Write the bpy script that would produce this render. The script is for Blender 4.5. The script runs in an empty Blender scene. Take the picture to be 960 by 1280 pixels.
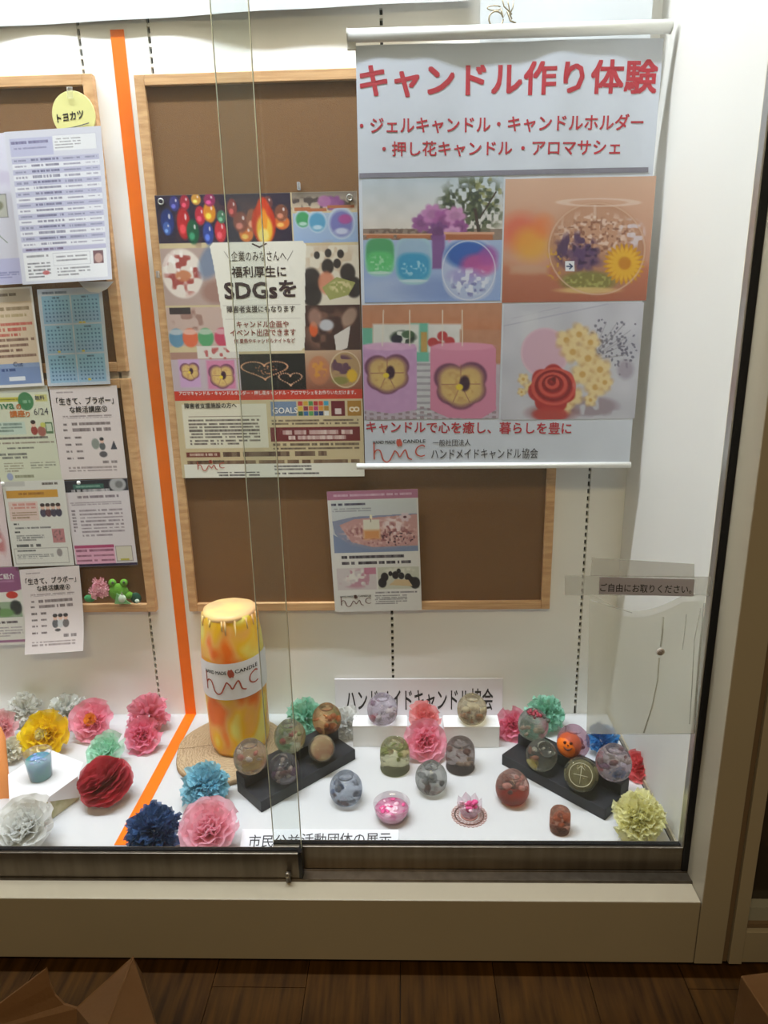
import bpy, math, random
import numpy as np
from mathutils import Vector, Matrix
C = bpy.context.scene.collection
SC = bpy.context.scene
# ---------------------------------------------------------------- camera
H = 1.16                      # eye height above the room floor
FPX = 870.0                   # focal length in pixels of the 960x1280 frame
PITCH, YAW, ROLL = 0.276285946, 0.0328194379, -0.0206098485
def cam_axes():
    cy, sy, cp, sp, cr, sr = math.cos(YAW), math.sin(YAW), math.cos(PITCH), math.sin(PITCH), math.cos(ROLL), math.sin(ROLL)
    f = np.array([-sy*cp, cy*cp, -sp]); r = np.array([cy, sy, 0.0]); u = np.cross(r, f)
    return r*cr+u*sr, -r*sr+u*cr, f
CR, CU, CF = cam_axes()
cd = bpy.data.cameras.new('camera'); cam = bpy.data.objects.new('camera', cd); C.objects.link(cam)
cd.sensor_fit = 'HORIZONTAL'; cd.sensor_width = 36; cd.lens = 36*FPX/960; cd.clip_start = 0.01
cam.matrix_world = Matrix(((CR[0], CU[0], -CF[0], 0), (CR[1], CU[1], -CF[1], 0), (CR[2], CU[2], -CF[2], H), (0, 0, 0, 1)))
SC.camera = cam
SC.view_settings.view_transform = 'Standard'; SC.view_settings.look = 'None'
SC.view_settings.exposure = 0.12; SC.view_settings.gamma = 1; SC.view_settings.use_curve_mapping = False
SC.cycles.use_denoising = True; SC.cycles.max_bounces = 10; SC.cycles.transmission_bounces = 8; SC.cycles.transparent_max_bounces = 16
SC.cycles.caustics_reflective = False; SC.cycles.caustics_refractive = True; SC.cycles.sample_clamp_indirect = 4
# ---------------------------------------------------------------- light
w = bpy.data.worlds.new('world'); SC.world = w; w.use_nodes = True
w.node_tree.nodes['Background'].inputs[0].default_value = (1.0, 0.82, 0.55, 1)
w.node_tree.nodes['Background'].inputs[1].default_value = 0.08
def area(name, loc, sx, sy, energy, col, rx=0, rz=0):
    l = bpy.data.lights.new(name, 'AREA'); l.shape = 'RECTANGLE'; l.size = sx; l.size_y = sy; l.energy = energy; l.color = col
    o = bpy.data.objects.new(name, l); C.objects.link(o); o.location = loc; o.rotation_euler = (rx, 0, rz); return o
area('case_tube_light', (-0.60, 1.165, H+1.86), 2.0, 0.06, 84, (0.92, 0.975, 1.12), rx=0.45)
area('room_ceiling_light', (-0.2, -0.9, 2.55), 1.4, 0.4, 34.0, (1.0, 0.76, 0.45))
# ---------------------------------------------------------------- pixel <-> place helpers (960x1280 frame)
def ray(x, y): return CF+(x-480)/FPX*CR-(y-640)/FPX*CU
def atY(x, y, Y): d = ray(x, y); p = d*(Y/d[1]); p[2] += H; return Vector(p)
def atZ(x, y, Z): d = ray(x, y); p = d*((Z-H)/d[2]); p[2] += H; return Vector(p)
def depth(p): return (p[0]*CF[0]+p[1]*CF[1]+(p[2]-H)*CF[2])
YB = 1.6; ZF = 0.16; XR = 0.515
# ---------------------------------------------------------------- materials
def lin(c):
    c = [v/255 for v in c[:3]]
    return tuple(v/12.92 if v <= .04045 else ((v+.055)/1.055)**2.4 for v in c)
MATS = {}
def mat(name, col, rough=.6, metal=0, spec=.4, var=0, vscale=20, stretch=(1, 1, 1), col2=None, bump=0, bscale=60, trans=0, transl=0, coat=0, ior=1.45, sheer=0):
    if name in MATS: return MATS[name]
    m = bpy.data.materials.new(name); m.use_nodes = True; nt = m.node_tree; N = nt.nodes; L = nt.links
    b = N['Principled BSDF']; b.inputs['Base Color'].default_value = (*lin(col), 1)
    b.inputs['Roughness'].default_value = rough; b.inputs['Metallic'].default_value = metal
    b.inputs['Specular IOR Level'].default_value = spec; b.inputs['Transmission Weight'].default_value = trans
    b.inputs['Coat Weight'].default_value = coat; b.inputs['IOR'].default_value = ior
    if var or col2:
        tc = N.new('ShaderNodeTexCoord'); mp = N.new('ShaderNodeMapping'); mp.inputs['Scale'].default_value = stretch
        nz = N.new('ShaderNodeTexNoise'); nz.inputs['Scale'].default_value = vscale; nz.inputs['Detail'].default_value = 5
        rp = N.new('ShaderNodeValToRGB'); rp.color_ramp.elements[0].position = .35; rp.color_ramp.elements[1].position = .65
        c2 = lin(col2) if col2 else tuple(v*(1-var) for v in lin(col))
        rp.color_ramp.elements[0].color = (*c2, 1); rp.color_ramp.elements[1].color = (*lin(col), 1)
        L.new(tc.outputs['Object'], mp.inputs[0]); L.new(mp.outputs[0], nz.inputs[0]); L.new(nz.outputs[0], rp.inputs[0]); L.new(rp.outputs[0], b.inputs['Base Color'])
    if bump:
        tc = N.new('ShaderNodeTexCoord'); nb = N.new('ShaderNodeTexNoise'); nb.inputs['Scale'].default_value = bscale; nb.inputs['Detail'].default_value = 3
        bp = N.new('ShaderNodeBump'); bp.inputs['Strength'].default_value = bump; bp.inputs['Distance'].default_value = .004
        L.new(tc.outputs['Object'], nb.inputs[0]); L.new(nb.outputs[0], bp.inputs['Height']); L.new(bp.outputs[0], b.inputs['Normal'])
    if transl:
        t = N.new('ShaderNodeBsdfTranslucent'); mx = N.new('ShaderNodeMixShader'); mx.inputs[0].default_value = transl
        t.inputs[0].default_value = (*lin(col), 1)
        for l in list(L):
            if l.to_socket == b.inputs['Base Color']: L.new(l.from_socket, t.inputs[0])
        L.new(b.outputs[0], mx.inputs[1]); L.new(t.outputs[0], mx.inputs[2]); L.new(mx.outputs[0], N['Material Output'].inputs[0])
        if sheer: tp = N.new('ShaderNodeBsdfTransparent'); m9 = N.new('ShaderNodeMixShader'); m9.inputs[0].default_value = sheer; L.new(mx.outputs[0], m9.inputs[1]); L.new(tp.outputs[0], m9.inputs[2]); L.new(m9.outputs[0], N['Material Output'].inputs[0])
    MATS[name] = m; return m
def film(name, col, alpha, rough=.15, tint=(1, 1, 1), gloss=.05):
    """thin clear sheet: light passes, a share is scattered by the sheet and a share mirrored"""
    if name in MATS: return MATS[name]
    m = bpy.data.materials.new(name); m.use_nodes = True; nt = m.node_tree; N = nt.nodes; L = nt.links
    N.remove(N['Principled BSDF']); t = N.new('ShaderNodeBsdfTransparent'); t.inputs[0].default_value = (*tint, 1)
    d0 = N.new('ShaderNodeBsdfDiffuse'); d0.inputs[0].default_value = (*lin(col), 1); dt = N.new('ShaderNodeBsdfTranslucent'); dt.inputs[0].default_value = (*lin(col), 1); d = N.new('ShaderNodeMixShader'); d.inputs[0].default_value = .7; L.new(d0.outputs[0], d.inputs[1]); L.new(dt.outputs[0], d.inputs[2]); g = N.new('ShaderNodeBsdfGlossy'); g.inputs['Roughness'].default_value = rough
    m1 = N.new('ShaderNodeMixShader'); m1.inputs[0].default_value = alpha; m2 = N.new('ShaderNodeMixShader'); m2.inputs[0].default_value = gloss
    L.new(t.outputs[0], m1.inputs[1]); L.new(d.outputs[0], m1.inputs[2]); L.new(m1.outputs[0], m2.inputs[1]); L.new(g.outputs[0], m2.inputs[2])
    L.new(m2.outputs[0], N['Material Output'].inputs[0]); MATS[name] = m; return m
def gel(name, col, clear=.3, bump=.35, bscale=45, ior=1.42, rough=.02, milk=.10):
    """clear or tinted jelly / glass body with wavy inside"""
    if name in MATS: return MATS[name]
    m = bpy.data.materials.new(name); m.use_nodes = True; nt = m.node_tree; N = nt.nodes; L = nt.links
    N.remove(N['Principled BSDF']); g = N.new('ShaderNodeBsdfGlass'); g.inputs[0].default_value = (*lin(col), 1); g.inputs['IOR'].default_value = ior; g.inputs['Roughness'].default_value = rough
    t = N.new('ShaderNodeBsdfTransparent'); t.inputs[0].default_value = (*lin(col), 1); mx = N.new('ShaderNodeMixShader'); mx.inputs[0].default_value = clear
    if bump:
        tc = N.new('ShaderNodeTexCoord'); nb = N.new('ShaderNodeTexNoise'); nb.inputs['Scale'].default_value = bscale; nb.inputs['Detail'].default_value = 2; nb.inputs['Distortion'].default_value = 1.2
        bp = N.new('ShaderNodeBump'); bp.inputs['Strength'].default_value = bump; bp.inputs['Distance'].default_value = .006
        L.new(tc.outputs['Object'], nb.inputs[0]); L.new(nb.outputs[0], bp.inputs['Height']); L.new(bp.outputs[0], g.inputs['Normal'])
    L.new(g.outputs[0], mx.inputs[1]); L.new(t.outputs[0], mx.inputs[2]); df = N.new('ShaderNodeBsdfTranslucent'); df.inputs[0].default_value = (*lin(col), 1); d2 = N.new('ShaderNodeBsdfDiffuse'); d2.inputs[0].default_value = (*lin(col), 1); m3 = N.new('ShaderNodeMixShader'); m3.inputs[0].default_value = .5; m4 = N.new('ShaderNodeMixShader'); m4.inputs[0].default_value = milk
    L.new(df.outputs[0], m3.inputs[1]); L.new(d2.outputs[0], m3.inputs[2]); L.new(mx.outputs[0], m4.inputs[1]); L.new(m3.outputs[0], m4.inputs[2]); L.new(m4.outputs[0], N['Material Output'].inputs[0]); MATS[name] = m; return m
def vmat():
    if 'printed_ink' in MATS: return MATS['printed_ink']
    m = mat('printed_ink', (255, 255, 255), .55, spec=.3); a = m.node_tree.nodes.new('ShaderNodeVertexColor'); a.layer_name = 'Col'
    m.node_tree.links.new(a.outputs[0], m.node_tree.nodes['Principled BSDF'].inputs['Base Color']); return m
# ---------------------------------------------------------------- building helpers
def props(o, label=None, cat=None, group=None, kind=None):
    if label: o['label'] = label
    if cat: o['category'] = cat
    if group: o['group'] = group
    if kind: o['kind'] = kind
    return o
def thing(name, loc, label, cat, group=None, rot=(0, 0, 0)):
    o = bpy.data.objects.new(name, None); C.objects.link(o); o.location = loc; o.rotation_euler = rot; o.empty_display_size = .02
    return props(o, label, cat, group)
def struct(name, loc=(0, 0, 0)):
    o = bpy.data.objects.new(name, None); C.objects.link(o); o.location = loc; o['kind'] = 'structure'; return o
class MB:
    def __init__(s): s.v = []; s.f = []
    def add(s, V, F):
        n = len(s.v); s.v += [tuple(map(float, p)) for p in V]; s.f += [tuple(i+n for i in f) for f in F]; return s
    def box(s, a, b):
        (x0, y0, z0), (x1, y1, z1) = a, b
        V = [(x, y, z) for z in (z0, z1) for y in (y0, y1) for x in (x0, x1)]
        return s.add(V, [(0, 2, 3, 1), (4, 5, 7, 6), (0, 1, 5, 4), (2, 6, 7, 3), (0, 4, 6, 2), (1, 3, 7, 5)])
    def slab(s, pts, n, t):
        """polygon pts thickened by t along n"""
        n = Vector(n).normalized()*t; k = len(pts); V = [Vector(p) for p in pts]; V += [p+n for p in V]
        return s.add(V, [tuple(range(k))[::-1], tuple(range(k, 2*k))]+[(i, (i+1) % k, k+(i+1) % k, k+i) for i in range(k)])
    def lathe(s, prof, n=32, c=(0, 0, 0), axis=None, wob=None, caps=True):
        V = []; F = []; c = Vector(c); q = Vector((0, 0, 1)).rotation_difference(Vector(axis)) if axis else None
        for i, (r, z) in enumerate(prof):
            for j in range(n):
                a = 2*math.pi*j/n; rr = r*(wob(a, z) if wob else 1); p = Vector((rr*math.cos(a), rr*math.sin(a), z))
                if q: p = q @ p
                V.append(p+c)
        for i in range(len(prof)-1):
            for j in range(n): F.append((i*n+j, i*n+(j+1) % n, (i+1)*n+(j+1) % n, (i+1)*n+j))
        if caps and prof[0][0] > 1e-6: F.append(tuple(range(n))[::-1])
        if caps and prof[-1][0] > 1e-6: F.append(tuple((len(prof)-1)*n+j for j in range(n)))
        return s.add(V, F)
    def ball(s, c, r, n=12, rot=None):
        if not hasattr(r, '__len__'): r = (r, r, r)
        m = n//2+1; V = []; F = []; c = Vector(c)
        for i in range(m+1):
            t = math.pi*i/m
            for j in range(n):
                a = 2*math.pi*j/n; p = Vector((r[0]*math.sin(t)*math.cos(a), r[1]*math.sin(t)*math.sin(a), -r[2]*math.cos(t)))
                if rot: p = rot @ p
                V.append(p+c)
        for i in range(m):
            for j in range(n): F.append((i*n+j, i*n+(j+1) % n, (i+1)*n+(j+1) % n, (i+1)*n+j))
        return s.add(V, F)
    def tube(s, pts, r, n=8, closed=False):
        P = [Vector(p) for p in pts]; k = len(P); V = []; F = []; up = None
        for i, p in enumerate(P):
            d = (P[(i+1) % k]-P[i-1]) if closed else (P[min(i+1, k-1)]-P[max(i-1, 0)]); d.normalize()
            if up is None: up = d.orthogonal().normalized()
            up = (up-d*up.dot(d)).normalized(); sd = d.cross(up); rr = r[i] if hasattr(r, '__len__') else r
            V += [p+(up*math.cos(2*math.pi*j/n)+sd*math.sin(2*math.pi*j/n))*rr for j in range(n)]
        for i in range(k if closed else k-1):
            for j in range(n): F.append((i*n+j, i*n+(j+1) % n, ((i+1) % k)*n+(j+1) % n, ((i+1) % k)*n+j))
        if not closed: F += [tuple(range(n))[::-1], tuple((k-1)*n+j for j in range(n))]
        return s.add(V, F)
    def build(s, name, m, parent=None, smooth=False, local=False, label=None, cat=None, group=None, kind=None, bevel=0, origin=None):
        me = bpy.data.meshes.new(name); V = [Vector(v) for v in s.v]; o = bpy.data.objects.new(name, me)
        if parent is not None and not local:
            M = Matrix.LocRotScale(parent.location, parent.rotation_euler, None)
            if parent.parent is not None: M = Matrix.LocRotScale(parent.parent.location, parent.parent.rotation_euler, None) @ M
            Mi = M.inverted(); V = [Mi @ v for v in V]
        elif parent is None and not local:
            if origin is None:
                xs, ys, zs = zip(*V); origin = Vector(((min(xs)+max(xs))/2, (min(ys)+max(ys))/2, min(zs)))
            V = [v-Vector(origin) for v in V]; o.location = origin
        me.from_pydata(V, [], s.f); me.materials.append(m)
        if smooth: me.polygons.foreach_set('use_smooth', [True]*len(me.polygons))
        C.objects.link(o)
        if parent is not None: o.parent = parent
        if bevel:
            b = o.modifiers.new('bevel', 'BEVEL'); b.width = bevel; b.segments = 2; b.limit_method = 'ANGLE'
        return props(o, label, cat, group, kind)
# ---------------------------------------------------------------- printed sheets
RNG = np.random.default_rng(7)
def vnoise(h, w, cell, seed):
    r = np.random.default_rng(seed); gh, gw = int(h/cell)+3, int(w/cell)+3; g = r.random((gh, gw))
    y = np.arange(h)/cell; x = np.arange(w)/cell; iy = y.astype(int); ix = x.astype(int); fy = (y-iy)[:, None]; fx = (x-ix)[None]
    fy = fy*fy*(3-2*fy); fx = fx*fx*(3-2*fx); a = g[iy][:, ix]; b = g[iy][:, ix+1]; c = g[iy+1][:, ix]; d = g[iy+1][:, ix+1]
    return (a*(1-fx)+b*fx)*(1-fy)+(c*(1-fx)+d*fx)*fy
class Sheet:
    """a flat (or bowed) printed sheet. TL, TR, BL are places in space"""
    def __init__(s, TL, TR, BL, bow=None):
        s.o = TL; s.U = TR-TL; s.V = BL-TL; s.N = s.V.cross(s.U).normalized()
        if s.N.y > 0: s.N = -s.N
        s.bow = bow; s.cor = TL+(s.U+s.V)/2
    def at(s, u, v, off=0):
        p = s.o+s.U*u+s.V*v+s.N*off
        if s.bow: p = p+s.N*s.bow(u, v)
        return p
    def px(s, x, y):
        d = ray(x, y); d = Vector(d); o = s.o-Vector((0, 0, H)); t = o.dot(s.N)/d.dot(s.N); q = d*t-o
        uu = s.U.dot(s.U); vv = s.V.dot(s.V); uv = s.U.dot(s.V); a = q.dot(s.U); b = q.dot(s.V); det = uu*vv-uv*uv
        return ((a*vv-b*uv)/det, (b*uu-a*uv)/det)
def wallsheet(quad, Y, bow=None):
    """quad: TL, TR, BL, (BR) pixel corners -> best rectangle at distance Y"""
    a = [atY(*q, Y) for q in quad]
    if len(a) == 4:
        Uv = ((a[1]-a[0])+(a[3]-a[2]))/2; Vv = ((a[2]-a[0])+(a[3]-a[1]))/2; c = (a[0]+a[1]+a[2]+a[3])/4; tl = c-Uv/2-Vv/2
        return Sheet(tl, tl+Uv, tl+Vv, bow)
    return Sheet(a[0], a[1], a[2], bow)
class Canvas:
    """colours of a print, kept as one colour per mesh vertex. Shapes are given in x 0..W, y 0..Hh of the print"""
    def __init__(s, w, h, bg, res, box=None):
        s.w, s.h = w, h; s.nx, s.ny = max(2, int(w*res)), max(2, int(h*res)); s.a = np.zeros((s.ny, s.nx, 3))+np.array(bg, float)
        s.Y, s.X = np.mgrid[0:s.ny, 0:s.nx]; s.X = s.X/(s.nx-1)*w; s.Y = s.Y/(s.ny-1)*h; s.res = res
        s.x0, s.y0 = box or (0, 0); s.X = s.X+s.x0; s.Y = s.Y+s.y0; s.k = 0
    def warp(s, sheet, u0=0, v0=0, u1=1, v1=1, full=False):
        """make the drawing grid follow the foreshortening measured on the photograph"""
        def proj(u, v):
            p = sheet.o+sheet.U*u+sheet.V*v; q = np.array([p.x, p.y, p.z-H]); z = q@CF; return 480+FPX*(q@CR)/z, 640-FPX*(q@CU)/z
        if full:
            us = u0+(u1-u0)*np.linspace(0, 1, s.nx); vs = v0+(v1-v0)*np.linspace(0, 1, s.ny); g = np.array([[proj(u, v) for u in us] for v in vs]); s.X, s.Y = g[..., 0], g[..., 1]; s.full = True
        else:
            y = np.array([proj(.5, v)[1] for v in np.linspace(0, 1, s.ny)]); s.Y = np.repeat(((y-y[0])/(y[-1]-y[0])*s.h)[:, None], s.nx, 1)
        return s
    full = False
    def lim(s, x0, y0, x1, y1):
        if s.full:
            if x0 <= s.x0+2: x0 = -1e5
            if y0 <= s.y0+2: y0 = -1e5
            if x1 >= s.x0+s.w-2: x1 = 1e5
            if y1 >= s.y0+s.h-2: y1 = 1e5
        return x0, y0, x1, y1
    def mix(s, al, col):
        al = np.clip(al, 0, 1)[..., None]; s.a = s.a*(1-al)+np.array(col, float)*al; return s
    def rect(s, x0, y0, x1, y1, col, al=1, soft=.4):
        x0, y0, x1, y1 = s.lim(x0, y0, x1, y1)
        d = np.minimum(np.minimum(s.X-x0, x1-s.X), np.minimum(s.Y-y0, y1-s.Y)); return s.mix(np.clip(d/soft+.5, 0, 1)*al, col)
    def frame(s, x0, y0, x1, y1, t, col, al=1): 
        return s.rect(x0, y0, x1, y0+t, col, al).rect(x0, y1-t, x1, y1, col, al).rect(x0, y0, x0+t, y1, col, al).rect(x1-t, y0, x1, y1, col, al)
    def ell(s, cx, cy, rx, ry, col, al=1, soft=.15, rot=0, petals=0, pd=.3, ph=0, p=2):
        x, y = s.X-cx, s.Y-cy
        if rot: c, q = math.cos(rot), math.sin(rot); x, y = x*c+y*q, -x*q+y*c
        d = (np.abs(x/rx)**p+np.abs(y/ry)**p)**(1/p)
        if petals: d = d/(1-pd+pd*np.abs(np.cos(np.arctan2(y, x)*petals/2+ph)))
        return s.mix(np.clip((1-d)/soft+.5, 0, 1)*al, col)
    def ring(s, cx, cy, rx, ry, t, col, al=1):
        d = np.abs(np.hypot((s.X-cx)/rx, (s.Y-cy)/ry)-1)*min(rx, ry); return s.mix(np.clip((t-d)/.6+.5, 0, 1)*al, col)
    def grad(s, x0, y0, x1, y1, c0, c1, soft=.4):
        t = np.clip((s.Y-y0)/(y1-y0), 0, 1)[..., None]; col = np.array(c0, float)*(1-t)+np.array(c1, float)*t; x0, y0, x1, y1 = s.lim(x0, y0, x1, y1)
        d = np.minimum(np.minimum(s.X-x0, x1-s.X), np.minimum(s.Y-y0, y1-s.Y)); al = np.clip(d/soft+.5, 0, 1)[..., None]; s.a = s.a*(1-al)+col*al; return s
    def poly(s, pts, col, al=1):
        ins = np.zeros(s.X.shape, bool); n = len(pts)
        for i in range(n):
            (x0, y0), (x1, y1) = pts[i], pts[(i+1) % n]
            if y0 == y1: continue
            ins ^= ((y0 > s.Y) != (y1 > s.Y)) & (s.X < (x1-x0)*(s.Y-y0)/(y1-y0)+x0)
        return s.mix(ins*al, col)
    def tone(s, k): s.a = np.clip(s.a, 0, 255)*k; return s
    def line(s, x0, y0, x1, y1, t, col, al=1):
        dx, dy = x1-x0, y1-y0; L2 = dx*dx+dy*dy; q = np.clip(((s.X-x0)*dx+(s.Y-y0)*dy)/L2, 0, 1)
        return s.mix(np.clip((t/2-np.hypot(s.X-x0-q*dx, s.Y-y0-q*dy))/.5+.5, 0, 1)*al, col)
    def nz(s, cell, seed): return vnoise(s.ny, s.nx, cell*s.res, seed)
    def blob(s, cx, cy, rx, ry, col, cell=4, th=.5, al=1, seed=1):
        """ragged mottled patch"""
        d = np.hypot((s.X-cx)/rx, (s.Y-cy)/ry); n = s.nz(cell, seed); return s.mix(np.clip((n-th)*6, 0, 1)*np.clip((1.05-d)*3, 0, 1)*al, col)
    def mottle(s, amt, cell=3, seed=3, box=None):
        n = (s.nz(cell, seed)-.5)*2*amt; 
        if box: n = n*((s.X > box[0])*(s.Y > box[1])*(s.X < box[2])*(s.Y < box[3]))
        s.a = np.clip(s.a+n[..., None], 0, 255); return s
    def greek(s, x0, y0, x1, y1, rows, col=(60, 55, 55), al=.6, fill=.55, cw=None, seed=None):
        """rows of print too small to read"""
        s.k += 1; rh = (y1-y0)/rows; r = np.random.default_rng((seed or 0)*100+s.k)
        cw = cw or rh*.55
        for i in range(rows):
            ya = y0+i*rh; m = (s.Y > ya) & (s.Y < ya+rh*fill) & (s.X > x0) & (s.X < x0+(x1-x0)*(1 if i < rows-1 or rows < 3 else .7))
            g = r.random(int((x1-x0)/cw)+3); k = np.clip(((s.X-x0)/cw).astype(int), 0, len(g)-1); s.mix(m*(g[k] > .12)*(.55+.45*g[k])*al, col)
        return s
def print_mesh(name, cv, at, parent=None, off=0.0, label=None, u0=0, v0=0, u1=1, v1=1, origin=None, **kw):
    ny, nx = cv.ny, cv.nx; us = u0+(u1-u0)*np.linspace(0, 1, nx); vs = v0+(v1-v0)*np.linspace(0, 1, ny)
    P = np.array([at(u, v, off) for v in vs for u in us]); 
    if origin is None: origin = P.mean(0) if parent is None else None
    if parent is not None: P = P-np.array(parent.location)
    else: P = P-np.array(origin)
    i = np.arange(ny-1)[:, None]*nx+np.arange(nx-1)[None]; F = np.stack([i, i+nx, i+nx+1, i+1], -1).reshape(-1, 4)
    me = bpy.data.meshes.new(name); me.vertices.add(len(P)); me.vertices.foreach_set('co', P.astype(np.float32).ravel())
    me.loops.add(F.size); me.loops.foreach_set('vertex_index', F.ravel().astype(np.int32)); me.polygons.add(len(F))
    me.polygons.foreach_set('loop_start', np.arange(0, F.size, 4, dtype=np.int32)); me.update(calc_edges=True)
    ca = me.color_attributes.new('Col', 'FLOAT_COLOR', 'POINT'); c = np.clip(cv.a.reshape(-1, 3)/255, 0, 1); c = np.where(c <= .04045, c/12.92, ((c+.055)/1.055)**2.4)
    ca.data.foreach_set('color', np.hstack([c, np.ones((len(c), 1))]).astype(np.float32).ravel())
    me.materials.append(vmat()); me.polygons.foreach_set('use_smooth', [True]*len(F))
    o = bpy.data.objects.new(name, me); C.objects.link(o)
    if parent is not None: o.parent = parent
    else: o.location = origin
    return props(o, label, **kw)
_tx = {}
def glyphs(s, bold):
    """outline of a line of text scaled to 0..1; bold by laying shifted copies over each other"""
    k = (s, bold)
    if k not in _tx:
        c = bpy.data.curves.new('text', 'FONT'); c.body = s; c.resolution_u = 2; o = bpy.data.objects.new('text', c)
        me = bpy.data.meshes.new_from_object(o); V = np.array([v.co[:2] for v in me.vertices]); F = [tuple(p.vertices) for p in me.polygons]
        bpy.data.objects.remove(o); bpy.data.curves.remove(c); bpy.data.meshes.remove(me); lo, hi = V.min(0), V.max(0)
        W = V; FF = list(F)
        if bold:
            W = []; FF = []
            for n, (dx, dy) in enumerate([(-1, -1), (1, -1), (1, 1), (-1, 1), (0, 0)]): W.append(V+np.array([dx, dy])*bold*.55); FF += [tuple(i+n*len(V) for i in f) for f in F]
            W = np.vstack(W); lo, hi = W.min(0), W.max(0)
        lev = np.repeat(np.arange(len(W)//len(V)), len(V))*.00004
        _tx[k] = (np.column_stack([(W-lo)/(hi-lo), lev]), FF)
    return _tx[k]
class Ink(MB):
    """lettering of one colour on one sheet"""
    def __init__(s, at, pxuv=None): super().__init__(); s.at = at; s.pxuv = pxuv
    def uv(s, txt, u0, v0, u1, v1, bold=0.0, skew=0.0, off=.0004):
        V, F = glyphs(txt, bold); return s.add([s.at(u0+(u1-u0)*x, v1+(v0-v1)*y+skew*x, off+l) for x, y, l in V], F)
    def px(s, txt, xl, yl, xr, yr, h, bold=0.0, off=.0004):
        """ink box: bottom-left pixel, bottom-right pixel, ink height in pixels"""
        a = s.pxuv(xl, yl); b = s.pxuv(xr, yr); c = s.pxuv(xl, yl-h); V, F = glyphs(txt, bold)
        return s.add([s.at(a[0]+(b[0]-a[0])*x+(c[0]-a[0])*y*0, a[1]+(b[1]-a[1])*x+(c[1]-a[1])*y, off+l) for x, y, l in V], F)
    def stroke(s, pts, wd, off=.0008):
        """ribbon along uv points (already in metres-equal uv if wd is a pair)"""
        wu, wv = wd if hasattr(wd, '__len__') else (wd, wd); V = []; F = []
        for i, p in enumerate(pts):
            a = pts[max(i-1, 0)]; b = pts[min(i+1, len(pts)-1)]; dx, dy = (b[0]-a[0])/wu, (b[1]-a[1])/wv; l = math.hypot(dx, dy) or 1
            nx, ny = -dy/l*wu/2, dx/l*wv/2; V += [s.at(p[0]+nx, p[1]+ny, off), s.at(p[0]-nx, p[1]-ny, off)]
        for i in range(len(pts)-1): F.append((2*i, 2*i+1, 2*i+3, 2*i+2))
        return s.add(V, F)
def spline(pts, n=8):
    out = []; P = [pts[0]]+list(pts)+[pts[-1]]
    for i in range(1, len(P)-2):
        for k in range(n):
            t = k/n; out.append(tuple(.5*((2*P[i][j])+(-P[i-1][j]+P[i+1][j])*t+(2*P[i-1][j]-5*P[i][j]+4*P[i+1][j]-P[i+2][j])*t*t+(-P[i-1][j]+3*P[i][j]-3*P[i+1][j]+P[i+2][j])*t**3) for j in (0, 1)))
    out.append(pts[-1]); return out
def hmc_logo(at, u0, v0, u1, v1, parent, red, wd=.011):
    """the association's mark: small arc of bold capitals, a flame, and thin h M c"""
    U = lambda x, y: (u0+(u1-u0)*x, v0+(v1-v0)*y); w2 = ((u1-u0)*wd*1.6, (v1-v0)*wd*3.4)
    k = Ink(at); k.uv('HAND MADE', *U(.0, .06), *U(.42, .2), bold=.03); k.uv('CANDLE', *U(.56, .03), *U(.98, .18), bold=.03); k.build('lettering', mat('black_ink', (35, 30, 32)), parent)
    r = Ink(at)
    for st in ([(.02, .15), (.02, .5), (.02, .88)], [(.02, .6), (.07, .47), (.13, .5), (.16, .68), (.19, .9), (.25, 1.0), (.31, .93), (.36, .72), (.41, .5)],
               [(.41, .5), (.46, .62), (.5, .78), (.55, .62), (.6, .48), (.63, .6), (.66, .82), (.73, .9)], [(.97, .34), (.92, .28), (.83, .38), (.8, .56), (.83, .7), (.9, .76), (.97, .72)]):
        r.stroke([U(*p) for p in spline(st)], w2)
    r.stroke([U(*p) for p in spline([(.48, .02), (.505, .12), (.515, .2), (.5, .3)])], (w2[0]*2.6, w2[1]*2.6)); r.stroke([U(*p) for p in spline([(.48, .02), (.465, .14), (.475, .24), (.5, .3)])], (w2[0]*2.2, w2[1]*2.2))
    r.build('logo_strokes', red, parent)
BLACK = mat('black_ink', (35, 30, 32)); GREY = mat('grey_ink', (95, 95, 100)); RED = mat('red_ink', (178, 44, 58)); MAROON = mat('maroon_ink', (150, 50, 35)); WHITEINK = mat('white_ink', (245, 242, 238))
LOGORED = mat('logo_red_ink', (190, 85, 70)); BROWNINK = mat('brown_ink', (110, 50, 50))
# ================================================================ THE SETTING
WALLW = mat('case_white', (247, 246, 240), .55, var=.03, vscale=6); FRAMEW = mat('frame_cream', (160, 150, 128), .45, spec=.5, var=.04, vscale=4)
DARK = mat('slot_dark', (38, 36, 36), .7); BRONZE = mat('rail_bronze', (112, 103, 90), .32, metal=.75, var=.25, vscale=9, stretch=(6, 6, .6)); BLK = mat('gasket_black', (16, 16, 19), .35)
ALU = mat('aluminium', (190, 190, 184), .3, metal=.8)
# room floor of vinyl planks running up to the case
fl = struct('floor'); MB().box((-2.2, -2.2, -.03), (2.0, 1.06, -.012)).build('underlay', DARK, fl)
rnd = random.Random(5)
woods = [mat('plank_wood_%d' % i, c, .7, col2=c2, vscale=9, stretch=(9, .7, 1), bump=.12, bscale=40, spec=.12) for i, (c, c2) in enumerate([((66, 41, 11), (42, 25, 5)), ((70, 44, 12), (46, 28, 6)), ((62, 38, 10), (40, 24, 5))])]
x = -1.72
while x < 1.5:
    y = -2.2+rnd.random()*.6
    while y < 1.05:
        y1 = min(y+2.6, 1.05)
        if y1-y > .05: MB().box((x+.0007, y+.0007, -.012), (x+.1693, y1-.0007, rnd.random()*.0004)).build('plank', woods[rnd.randrange(3)], fl)
        y = y1
    x += .17
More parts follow.
